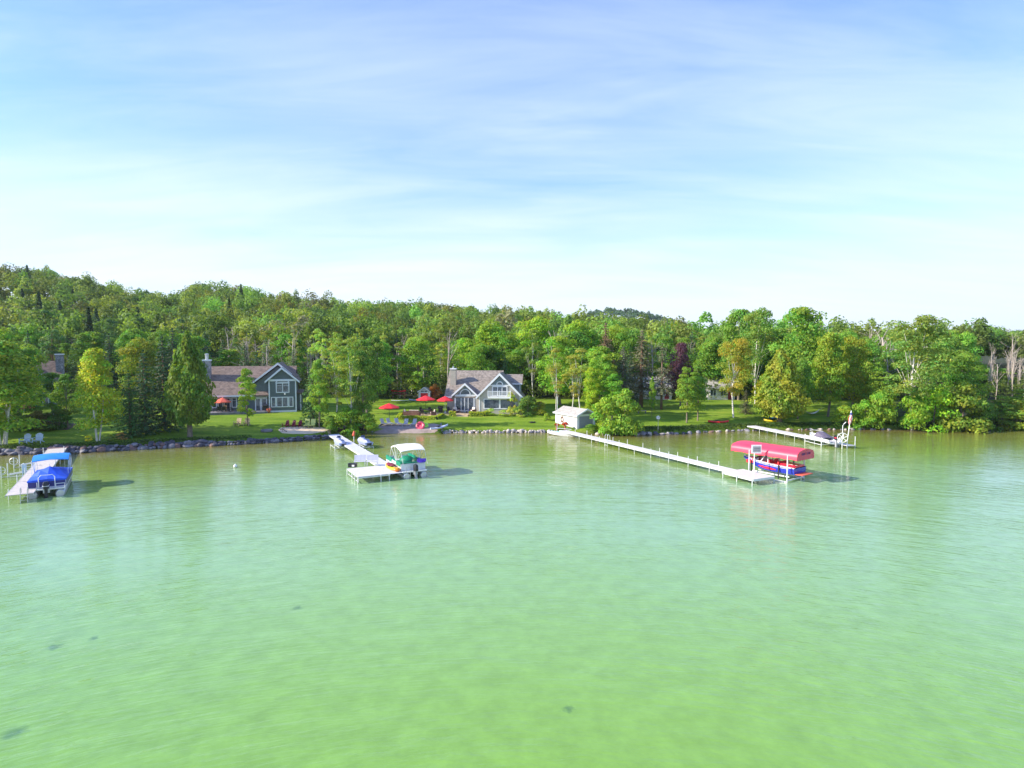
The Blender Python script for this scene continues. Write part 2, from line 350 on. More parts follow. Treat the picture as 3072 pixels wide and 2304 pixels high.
mu = N(t,'ShaderNodeMix',data_type='RGBA',blend_type='MULTIPLY'); mu.inputs[0].default_value=1; L(ra.outputs[0],mu.inputs[6]); L(rb.outputs[0],mu.inputs[7])
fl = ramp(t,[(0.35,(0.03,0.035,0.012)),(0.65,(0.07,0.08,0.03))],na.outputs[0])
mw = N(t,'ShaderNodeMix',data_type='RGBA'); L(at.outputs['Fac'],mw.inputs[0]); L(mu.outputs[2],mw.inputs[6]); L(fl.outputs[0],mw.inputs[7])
L(mw.outputs[2],b.inputs['Base Color']); b.inputs['Roughness'].default_value=0.9; b.inputs['Specular IOR Level'].default_value=0.1
bp = N(t,'ShaderNodeBump',Strength=0.6,Distance=0.062); L(nb.outputs[0],bp.inputs['Height']); L(bp.outputs[0],b.inputs['Normal'])
gm = grid_mesh('ground', XX, YY, ZZ, m)
at_ = gm.attributes.new('wood','FLOAT','POINT')
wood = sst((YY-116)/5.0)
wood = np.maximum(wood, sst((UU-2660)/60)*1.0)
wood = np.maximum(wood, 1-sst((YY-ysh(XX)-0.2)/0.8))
at_.data.foreach_set('value', wood.astype(np.float32).ravel())
tag(link('ground', gm), kind='structure')

# ------------------------------------------------------------------ lake
m, t, b = newmat('lake_water'); L = t.links.new
co = t.nodes.new('ShaderNodeTexCoord'); at = t.nodes.new('ShaderNodeAttribute'); at.attribute_name = 'depth'
nl = N(t,'ShaderNodeTexNoise',Scale=0.045,Detail=5,Roughness=0.6); L(co.outputs['Object'],nl.inputs['Vector'])
ad = N(t,'ShaderNodeMath',operation='MULTIPLY_ADD'); L(nl.outputs[0],ad.inputs[0]); ad.inputs[1].default_value=0.16; L(at.outputs['Fac'],ad.inputs[2])
bed = ramp(t,[(0.07,(0.17,0.13,0.04)),(0.12,(0.19,0.20,0.04)),(0.30,(0.22,0.32,0.07)),(0.5,(0.25,0.42,0.21)),(0.72,(0.225,0.40,0.15)),(0.95,(0.195,0.37,0.06))],ad.outputs[0])  # brown shallows to green; pale cyan middle stops also paint in the sky's reflection
nf = N(t,'ShaderNodeTexNoise',Scale=0.9,Detail=6,Roughness=0.7); L(co.outputs['Object'],nf.inputs['Vector'])
rf = ramp(t,[(0.3,0.86),(0.7,1.12)],nf.outputs[0])
mu = N(t,'ShaderNodeMix',data_type='RGBA',blend_type='MULTIPLY'); mu.inputs[0].default_value=1; L(bed.outputs[0],mu.inputs[6]); L(rf.outputs[0],mu.inputs[7])
col = mu.outputs[2]
for (px,py,rr) in [(45,2198,0.42),(1705,2128,0.26),(162,1942,0.36),(283,1915,0.22),(890,1825,0.3)]:
    p = W(px,py); vm = t.nodes.new('ShaderNodeVectorMath'); vm.operation='DISTANCE'
    nn = N(t,'ShaderNodeTexNoise',Scale=4.0,Detail=3); L(co.outputs['Object'],nn.inputs['Vector'])
    va = t.nodes.new('ShaderNodeVectorMath'); va.operation='MULTIPLY_ADD'; L(nn.outputs['Color'],va.inputs[0]); va.inputs[1].default_value=(0.5,0.5,0); L(co.outputs['Object'],va.inputs[2])
    L(va.outputs[0],vm.inputs[0]); vm.inputs[1].default_value=(p[0]+0.25,p[1]+0.25,0)
    rp = ramp(t,[(0.0,0.75),(rr*0.5,0.5),(rr,0.0)],vm.outputs['Value'])
    mm = N(t,'ShaderNodeMix',data_type='RGBA'); L(rp.outputs[0],mm.inputs[0]); L(col,mm.inputs[6]); mm.inputs[7].default_value=(0.05,0.13,0.05,1); col = mm.outputs[2]
L(col,b.inputs['Base Color']); b.inputs['Roughness'].default_value=0.03; b.inputs['IOR'].default_value=1.33; b.inputs['Specular IOR Level'].default_value=0.5
def wave_n(rot, sc, scale, det=3):
    mp = t.nodes.new('ShaderNodeMapping'); mp.inputs['Rotation'].default_value=(0,0,R(rot)); mp.inputs['Scale'].default_value=sc
    L(co.outputs['Object'],mp.inputs[0]); n = N(t,'ShaderNodeTexNoise',Scale=scale,Detail=det,Roughness=0.55,Distortion=0.4); L(mp.outputs[0],n.inputs['Vector']); return n
sx_ = t.nodes.new('ShaderNodeSeparateXYZ'); L(co.outputs['Object'],sx_.inputs[0])
ang = N(t,'ShaderNodeMath',operation='ARCTAN2'); L(sx_.outputs[0],ang.inputs[0]); 
yo_ = N(t,'ShaderNodeMath',operation='ADD'); L(sx_.outputs[1],yo_.inputs[0]); yo_.inputs[1].default_value=14.0; L(yo_.outputs[0],ang.inputs[1])
rad = t.nodes.new('ShaderNodeVectorMath'); rad.operation='LENGTH'
vo_ = t.nodes.new('ShaderNodeCombineXYZ'); L(sx_.outputs[0],vo_.inputs[0]); L(yo_.outputs[0],vo_.inputs[1]); L(vo_.outputs[0],rad.inputs[0])
def ring_n(ka, kr, scale, det):
    a_ = N(t,'ShaderNodeMath',operation='MULTIPLY'); L(ang.outputs[0],a_.inputs[0]); a_.inputs[1].default_value=ka
    r_ = N(t,'ShaderNodeMath',operation='MULTIPLY'); L(rad.outputs['Value'],r_.inputs[0]); r_.inputs[1].default_value=kr
    c_ = t.nodes.new('ShaderNodeCombineXYZ'); L(a_.outputs[0],c_.inputs[0]); L(r_.outputs[0],c_.inputs[1])
    n = N(t,'ShaderNodeTexNoise',Scale=scale,Detail=det,Roughness=0.5,Distortion=0.3); L(c_.outputs[0],n.inputs['Vector']); return n
w1 = ring_n(10,1.0,1.35,2); w2 = ring_n(7,1.0,4.4,3); w3 = wave_n(-12,(0.3,1.0,1),0.16,3); w4 = wave_n(-20,(0.5,1.0,1),2.1,3)
calm = ramp(t,[(0.36,0.45),(0.62,1.0)],w3.outputs[0])
s0_ = N(t,'ShaderNodeMath',operation='MULTIPLY_ADD'); L(w4.outputs[0],s0_.inputs[0]); s0_.inputs[1].default_value=0.3; L(w1.outputs[0],s0_.inputs[2])
s1 = N(t,'ShaderNodeMath',operation='MULTIPLY_ADD'); L(w2.outputs[0],s1.inputs[0]); s1.inputs[1].default_value=0.8; L(s0_.outputs[0],s1.inputs[2])
s2 = N(t,'ShaderNodeMath',operation='MULTIPLY'); L(s1.outputs[0],s2.inputs[0]); L(calm.outputs[0],s2.inputs[1])
bp = N(t,'ShaderNodeBump',Strength=0.8,Distance=0.062); L(s2.outputs[0],bp.inputs['Height']); L(bp.outputs[0],b.inputs['Normal'])
b.inputs['IOR'].default_value=1.5
WX, WY = np.meshgrid(np.concatenate([np.linspace(-900,-95,18),np.linspace(-90,120,150),np.linspace(125,900,18)]), np.concatenate([np.linspace(-300,20,14),np.linspace(24,112,90)]))
wm = grid_mesh('water', WX, WY, WX*0, m)
dep = np.clip((ysh(WX)-WY)/80.0, 0, 1)
wm.attributes.new('depth','FLOAT','POINT').data.foreach_set('value', dep.astype(np.float32).ravel())
tag(link('water', wm), kind='structure')

def patch(name, pix, mt, lift=0.03, world=None, kind='structure'):
    pts = world or [G(*p)[:2] for p in pix]
    dense = []
    for i in range(len(pts)):
        a, bb = pts[i], pts[(i+1)%len(pts)]
        for k in range(4): dense.append((a[0]+(bb[0]-a[0])*k/4, a[1]+(bb[1]-a[1])*k/4))
    cx = sum(p[0] for p in pts)/len(pts); cy = sum(p[1] for p in pts)/len(pts); n = len(dense); mb = MB(); vs = []; K = 10
    for r in range(1,K+1):
        for p in dense:
            x, y = cx+(p[0]-cx)*r/K, cy+(p[1]-cy)*r/K; vs.append((x,y,g(x,y)+lift-(0.06 if r == K else 0)))
    vs.append((cx,cy,g(cx,cy)+lift)); fs = [(i,(i+1)%n,n*K) for i in range(n)]
    for r in range(K-1):
        for i in range(n): fs.append((r*n+i,(r+1)*n+i,(r+1)*n+(i+1)%n,r*n+(i+1)%n))
    mb.add(vs, fs); o = mb.build(name, mt, smooth=True); return tag(o, kind=kind)
mat('pale_sand',(0.72,0.55,0.38),0.9,var=0.12,scale=1.5,bump=0.3); mat('damp_sand',(0.30,0.235,0.21),0.9,var=0.25,scale=1.0,bump=0.4); mat('mulch',(0.09,0.05,0.035),0.95,var=0.4,scale=6,bump=0.5)
MT['sand']=MATS['pale_sand']; MT['damp']=MATS['damp_sand']; MT['mulch']=MATS['mulch']
patch('sand_beach',[(832,1290),(840,1283),(870,1280),(930,1279),(985,1284),(1005,1296),(985,1301),(930,1302),(880,1302),(845,1300)],'sand',0.04)
patch('gravel_beach',[(1116,1298),(1150,1272),(1200,1271),(1260,1272),(1306,1270),(1322,1274),(1318,1292),(1300,1301),(1250,1302),(1180,1303),(1130,1303)],'damp',0.04)
patch('garden_bed',[(1010,1270),(1100,1262),(1120,1290),(1060,1298),(1010,1296)],'mulch',0.05)
patch('garden_bed',[(20,1287),(205,1290),(240,1272),(150,1262),(20,1262)],'mulch',0.05)
#PART2

# ------------------------------------------------------------------ vegetation
def unit(a): return a/np.maximum(np.linalg.norm(a, axis=-1, keepdims=True), 1e-6)
def cards(C, Nn, size, asp, r, up=None):
    """diamond leaf cards; C centres, Nn normals, size half-length"""
    n = len(C); ref = r.randn(n,3) if up is None else (up + 0.35*r.randn(n,3))
    t1 = unit(ref - (ref*Nn).sum(-1,keepdims=True)*Nn); t2 = np.cross(Nn, t1)
    s = size[:,None]; V = np.stack([C+t1*s, C+t2*s*asp, C-t1*s, C-t2*s*asp], 1)
    return V.reshape(-1,3)
PROTO = {}; LEAFK = 2.45; LEAFR = 1.34
def save_proto(key, V, col, trunk, mt, H, Rr):
    n = len(V)//4
    PROTO.setdefault(key, []).append(dict(crown=npmesh(key+'_crown', V, n, col, mt), trunk=trunk, H=H, R=Rr))
def trunk_mesh(mb, name, mt):
    me = bpy.data.meshes.new(name); me.from_pydata(mb.v, [], mb.f); me.update(); me.shade_smooth(); me.materials.append(MT[mt]); return me
def leafcol(n, r, base, hue=0.18, lum=0.25, patchy=None):
    base = (base[0]*LEAFK*LEAFR, base[1]*LEAFK*1.08, base[2]*LEAFK)
    l = 1 + lum*(r.rand(n)-0.5)*2; h = hue*(r.rand(n)-0.5)*2
    if patchy is not None: l *= patchy[0]; h = h + patchy[1]
    c = np.array(base)[None,:]*l[:,None]; c[:,0] *= 1+h*1.6; c[:,2] *= 1-h*0.5
    return c
def broad(key, seed, H, Rr, z0, prof, ncl, lpc, ls, base, mt='bark', crf=(0.2,0.34), trunkr=0.28, multi=1, open_=0.0, lean=0.0, limbs=12):
    r = np.random.RandomState(seed); C=[];Nn=[];S=[];pl=[];ph=[];cc=[]
    lob = r.rand(6)*0.5
    for k in range(ncl):
        q = r.rand()**0.85; a = r.rand()*2*PI
        env = Rr*prof(q)*(0.82+0.28*math.sin(a*2+lob[0]*9)*lob[1]+0.3*math.sin(a*3+lob[2]*9+q*5)*lob[3])
        rr = env*math.sqrt(0.12+0.88*r.rand())*0.86
        c = np.array([rr*math.cos(a)+lean*q*H, rr*math.sin(a), z0+(H-z0)*q*0.95]); rc = Rr*r.uniform(*crf)*(0.65+0.35*prof(q))
        cc.append((c, rc)); n = int(lpc*1.45*(0.6+0.8*r.rand()))
        d = unit(r.randn(n,3)); d[:,2] = np.where(d[:,2] < -0.35, -d[:,2]*0.6, d[:,2]); d = unit(d)
        rad = rc*(0.55+0.5*r.rand(n)**0.6)
        p = c + d*rad[:,None]*np.array([1.12,1.12,0.8]); C.append(p); Nn.append(unit(d+0.5*r.randn(n,3)+np.array([0,0,0.2]))); S.append(ls*0.84*r.uniform(0.6,1.25,n))
        pl.append(np.full(n, r.uniform(0.82,1.15))); ph.append(np.full(n, r.uniform(-0.14,0.16)))
    C=np.concatenate(C);Nn=np.concatenate(Nn);S=np.concatenate(S);V=cards(C,Nn,S,0.6,r)
    col = leafcol(len(C), r, base, patchy=(np.concatenate(pl),np.concatenate(ph)))
    tb = MB()
    for q in range(multi):
        a = 2*PI*q/multi+r.rand(); off = 0 if multi == 1 else 0.22
        p0 = Vector((math.cos(a)*off, math.sin(a)*off, -0.4)); sp = 0 if multi == 1 else Rr*0.28
        top = Vector((math.cos(a)*sp+lean*0.7*H, math.sin(a)*sp, H*0.72)); mid = p0.lerp(top,0.45)+Vector((r.randn()*0.25,r.randn()*0.2,0))
        tr = trunkr*(1 if multi == 1 else 0.62)
        tb.tube([p0, p0+Vector((0,0,0.6)), mid, top], [tr*1.45, tr, tr*0.7, tr*0.25], 8)
        for j in range(max(3, limbs//multi)):
            c, rc = cc[r.randint(len(cc))]; f = r.uniform(0.3,0.85); s0 = (p0.lerp(mid,f*2) if f < 0.5 else mid.lerp(top,f*2-1))
            e = Vector(c); m_ = s0.lerp(e,0.5)+Vector((0,0,0.3*r.rand()))
            tb.tube([s0,m_,e],[tr*0.26,tr*0.14,tr*0.05],5)
    save_proto(key, V, col, trunk_mesh(tb, key+'_trunk', mt), 'leaf', H, Rr)
dome = lambda q: max(0.12, math.sin(PI*min(1,0.16+0.80*q))**0.6)
oval = lambda q: max(0.15, math.sin(PI*(0.12+0.83*q))**0.8)
vase = lambda q: 0.35+0.65*math.sin(PI*min(1,(0.1+0.72*q)))
cone_ = lambda q: max(0.1, (1-q)**0.75*(0.55+0.45*min(1,q*5)))
bush = lambda q: max(0.2, math.cos(q*PI/2)**0.5)
for s in range(4): broad('maple', 10+s, 13, 5.2, 2.0, dome, 62, 105, 0.24, (0.055,0.115,0.018))
for s in range(3): broad('oval', 30+s, 13, 3.6, 2.2, oval, 52, 95, 0.21, (0.06,0.12,0.02), trunkr=0.2)
for s in range(3): broad('aspen', 40+s, 15, 2.5, 4.6, oval, 30, 65, 0.17, (0.085,0.125,0.028), mt='birch', crf=(0.22,0.36), trunkr=0.13)
for s in range(2): broad('birch', 50+s, 11, 4.2, 1.6, cone_, 100, 110, 0.18, (0.10,0.155,0.022), mt='birch', multi=4, trunkr=0.16, crf=(0.22,0.34))
for s in range(2): broad('sparse', 60+s, 16, 4.6, 4.0, vase, 62, 95, 0.21, (0.06,0.105,0.022), mt='birch', trunkr=0.22, crf=(0.2,0.32), limbs=18)
for s in range(3): broad('shrub', 70+s, 3.0, 1.9, 0.0, bush, 30, 95, 0.13, (0.065,0.125,0.02), trunkr=0.06, crf=(0.25,0.4))
broad('twigshrub', 80, 1.6, 1.0, 0.0, vase, 16, 60, 0.09, (0.11,0.17,0.04), trunkr=0.04)
def spruce(key, seed, H, Rr, z0, base, droop=0.32, levels=26, per=9, mt='redbark', gap=0.0, ls=0.26):
    r = np.random.RandomState(seed); C=[];Nn=[];S=[];U=[];pl=[]; tb = MB()
    tb.tube([(0,0,-0.4),(0,0,H*0.5),(0,0,H*0.97)],[0.26*H/14,0.17*H/14,0.03],8)
    for l in range(levels):
        q = l/(levels-1); z = z0+(H-z0)*q; Lb = Rr*(1-q)**0.82*(0.85+0.3*r.rand())+0.15
        if gap and r.rand() < gap: continue
        for k in range(per):
            a = 2*PI*(k+r.rand()*0.8)/per+l*0.7; ln = Lb*(0.72+0.4*r.rand()); n = max(6,int(30*ln/Rr)+4)
            t_ = r.rand(n)**0.75; side = (r.rand(n)-0.5)*2*(0.16*ln+0.12)*(1.15-t_)
            d = np.array([math.cos(a),math.sin(a),0]); p2 = np.array([-math.sin(a),math.cos(a),0])
            zz = z + 0.16*ln*(1-t_) - droop*ln*t_ + 0.22*ln*t_**3 - np.abs(side)*0.5 + 0.08*r.randn(n)
            C.append(d*(t_*ln)[:,None]+p2*side[:,None]+np.array([0,0,1])*zz[:,None])
            Nn.append(unit(np.array([0,0,1.0])+0.6*d+0.55*r.randn(n,3))); S.append(ls*r.uniform(0.6,1.2,n)*(0.6+0.4*ln/Rr)); U.append(np.tile(d+np.array([0,0,-0.35]),(n,1))); pl.append(np.full(n, r.uniform(0.75,1.2)))
            if k % 3 == 0: tb.tube([(0,0,z+0.1*ln),tuple(d*ln*0.8+np.array([0,0,z-droop*ln*0.5]))],[0.05,0.015],4)
    C=np.concatenate(C);Nn=np.concatenate(Nn);S=np.concatenate(S);U=np.concatenate(U);pl=np.concatenate(pl)
    V = cards(C,Nn,S,0.38,r,U); col = leafcol(len(C), r, base, 0.12, 0.3, (pl, 0))
    save_proto(key, V, col, trunk_mesh(tb, key+'_trunk', mt), 'needle', H, Rr)
for s in range(3): spruce('spruce', 100+s, 13, 3.2, 0.5, (0.022,0.058,0.026))
spruce('bluespruce', 110, 16, 3.4, 4.6, (0.05,0.075,0.045), droop=0.45, gap=0.18, per=7, levels=24)
spruce('bluespruce', 111, 16, 3.0, 3.6, (0.05,0.072,0.048), droop=0.5, gap=0.12, per=7, levels=26)
def pine(key, seed):
    r = np.random.RandomState(seed); broad(key, seed, 19, 4.2, 6.5, lambda q: 0.4+0.55*abs(math.sin(q*9+seed))*(1.1-q), 40, 70, 0.22, (0.028,0.065,0.03), mt='redbark', trunkr=0.24, crf=(0.16,0.26), limbs=18)
pine('pine', 120); pine('pine', 121)
def cedar(key, seed, H, Rr, z0, base):
    r = np.random.RandomState(seed); n = 8200
    q = r.rand(n)**1.15; a = r.rand(n)*2*PI
    pr = np.where(q < 0.24, 0.42+0.58*np.sqrt(q/0.24), (1-(q-0.24)/0.76)**0.72)
    ph = r.rand(8)*6
    bumpy = 1+0.10*np.sin(a*5+ph[0]+q*9)+0.08*np.sin(a*9+ph[1]-q*21)+0.09*np.sin(q*34+a*2+ph[2])+0.06*np.sin(q*60+a*7+ph[3])
    rr = Rr*np.maximum(pr,0.03)*bumpy*(1-0.32*r.rand(n)**2)
    C = np.stack([rr*np.cos(a), rr*np.sin(a), z0+(H-z0)*q + 0.15*r.randn(n)],1)
    Nn = unit(np.stack([np.cos(a),np.sin(a),np.full(n,0.35)],1)+0.62*r.randn(n,3))
    V = cards(C,Nn,0.24*r.uniform(0.6,1.3,n),0.55,r,np.tile([0,0,1.0],(n,1)))
    pt = (0.93+0.16*np.sin(a*5+q*17+ph[4])*np.sin(q*23+ph[5]), 0.10*np.sin(a*3+q*11+ph[6]))
    col = leafcol(n, r, base, 0.14, 0.25, pt); tb = MB()
    tb.tube([(0,0,-0.4),(0,0,0.3),(0,0,z0+1),(0,0,H*0.9)],[0.5,0.36,0.3,0.04],10)
    save_proto(key, V, col, trunk_mesh(tb, key+'_trunk', 'bark'), 'leaf', H, Rr)
cedar('cedar', 130, 13, 3.4, 1.9, (0.06,0.11,0.02)); cedar('cedar', 131, 13, 3.6, 1.4, (0.075,0.125,0.02))
def dead(key, seed, H, nb, spread, twigs=True):
    r = np.random.RandomState(seed); mb = MB()
    def br(p, d, ln, rd, lev):
        e = p + d*ln; m_ = p.lerp(e,0.5)+Vector(r.randn(3)*ln*0.05); mb.tube([p,m_,e],[rd,rd*0.75,rd*0.35],5 if lev else 7)
        if lev >= 3: return
        for j in range([nb,4,3][lev]):
            f = r.uniform(0.3,1.0); s0 = p.lerp(e,f); dd = (d*0.8+Vector(r.randn(3))*spread); dd.z = abs(dd.z)*0.8+0.25
            br(s0, dd.normalized(), ln*r.uniform(0.22,0.42)*(1.25-f*0.5), rd*(1-f*0.6)*0.5, lev+1)
    br(Vector((0,0,-0.4)), Vector((0.02*r.randn(),0.02*r.randn(),1)), H*0.8, 0.17*H/12, 0)
    PROTO.setdefault(key,[]).append(dict(crown=None, trunk=trunk_mesh(mb, key, 'deadbark'), H=H, R=H*0.2))
for s in range(3): dead('dead', 140+s, 13, 12, 0.5)
for s in range(2): dead('snag', 150+s, 13, 7, 0.25)

CAT = dict(maple='broadleaf_tree', oval='broadleaf_tree', aspen='aspen_tree', birch='birch_tree', sparse='poplar_tree', shrub='shrub', twigshrub='shrub',
           spruce='spruce_tree', bluespruce='spruce_tree', pine='pine_tree', cedar='cedar_tree', dead='dead_tree', snag='dead_tree')
def plant(kind, loc, H, wid, label, group=None, tintc=(1,1,1), idx=None, rz=None):
    P = PROTO[kind]; p = P[(idx if idx is not None else random.randrange(len(P))) % len(P)]
    rz = random.random()*6.28 if rz is None else rz
    sx = (wid/2)/(p['R']*1.02); sz = H/(p['H']*1.0)
    name = CAT[kind]; cat = 'shrub' if 'shrub' in kind else 'tree'
    if p['crown'] is None:
        o = link(name, p['trunk']); tag(o, label, cat, group); o.location = loc; o.rotation_euler = (0,0,rz); o.scale = (sx*1.1,sx*1.1,sz); return o
    e = thing(name, label, cat, loc, rz, group); e.scale = (sx,sx,sz)
    c = link('crown', p['crown'], e); c.color = (*tintc, 1)
    if 'shrub' in kind: c.name = 'foliage'
    tr = link('trunk' if 'shrub' not in kind else 'stem', p['trunk'], e)
    return e
def TP(kind, px, base, top, wpx, label, tint=(1,1,1), Y=None, group=None, idx=None, rz=None):
    """base: photo row of the foot (Y None) or None when the foot is hidden and the tree stands at depth Y"""
    if Y is None: loc = G(px, base)
    else:
        x = A(px, 1100, Y)[0]; loc = (x, Y, g(x, Y))
    zt = A(px, top, loc[1])[2]
    return plant(kind, (loc[0],loc[1],loc[2]-0.05), zt-loc[2], wpx*loc[1]/F, label, group, tint, idx, rz)
Yl=(1.35,1.2,0.9); Lm=(1.7,1.5,0.9); Dk=(0.7,0.75,0.8); Au=(1.9,1.15,0.7); Ol=(1.35,1.05,1.0); Pu=(0.85,0.18,1.6)
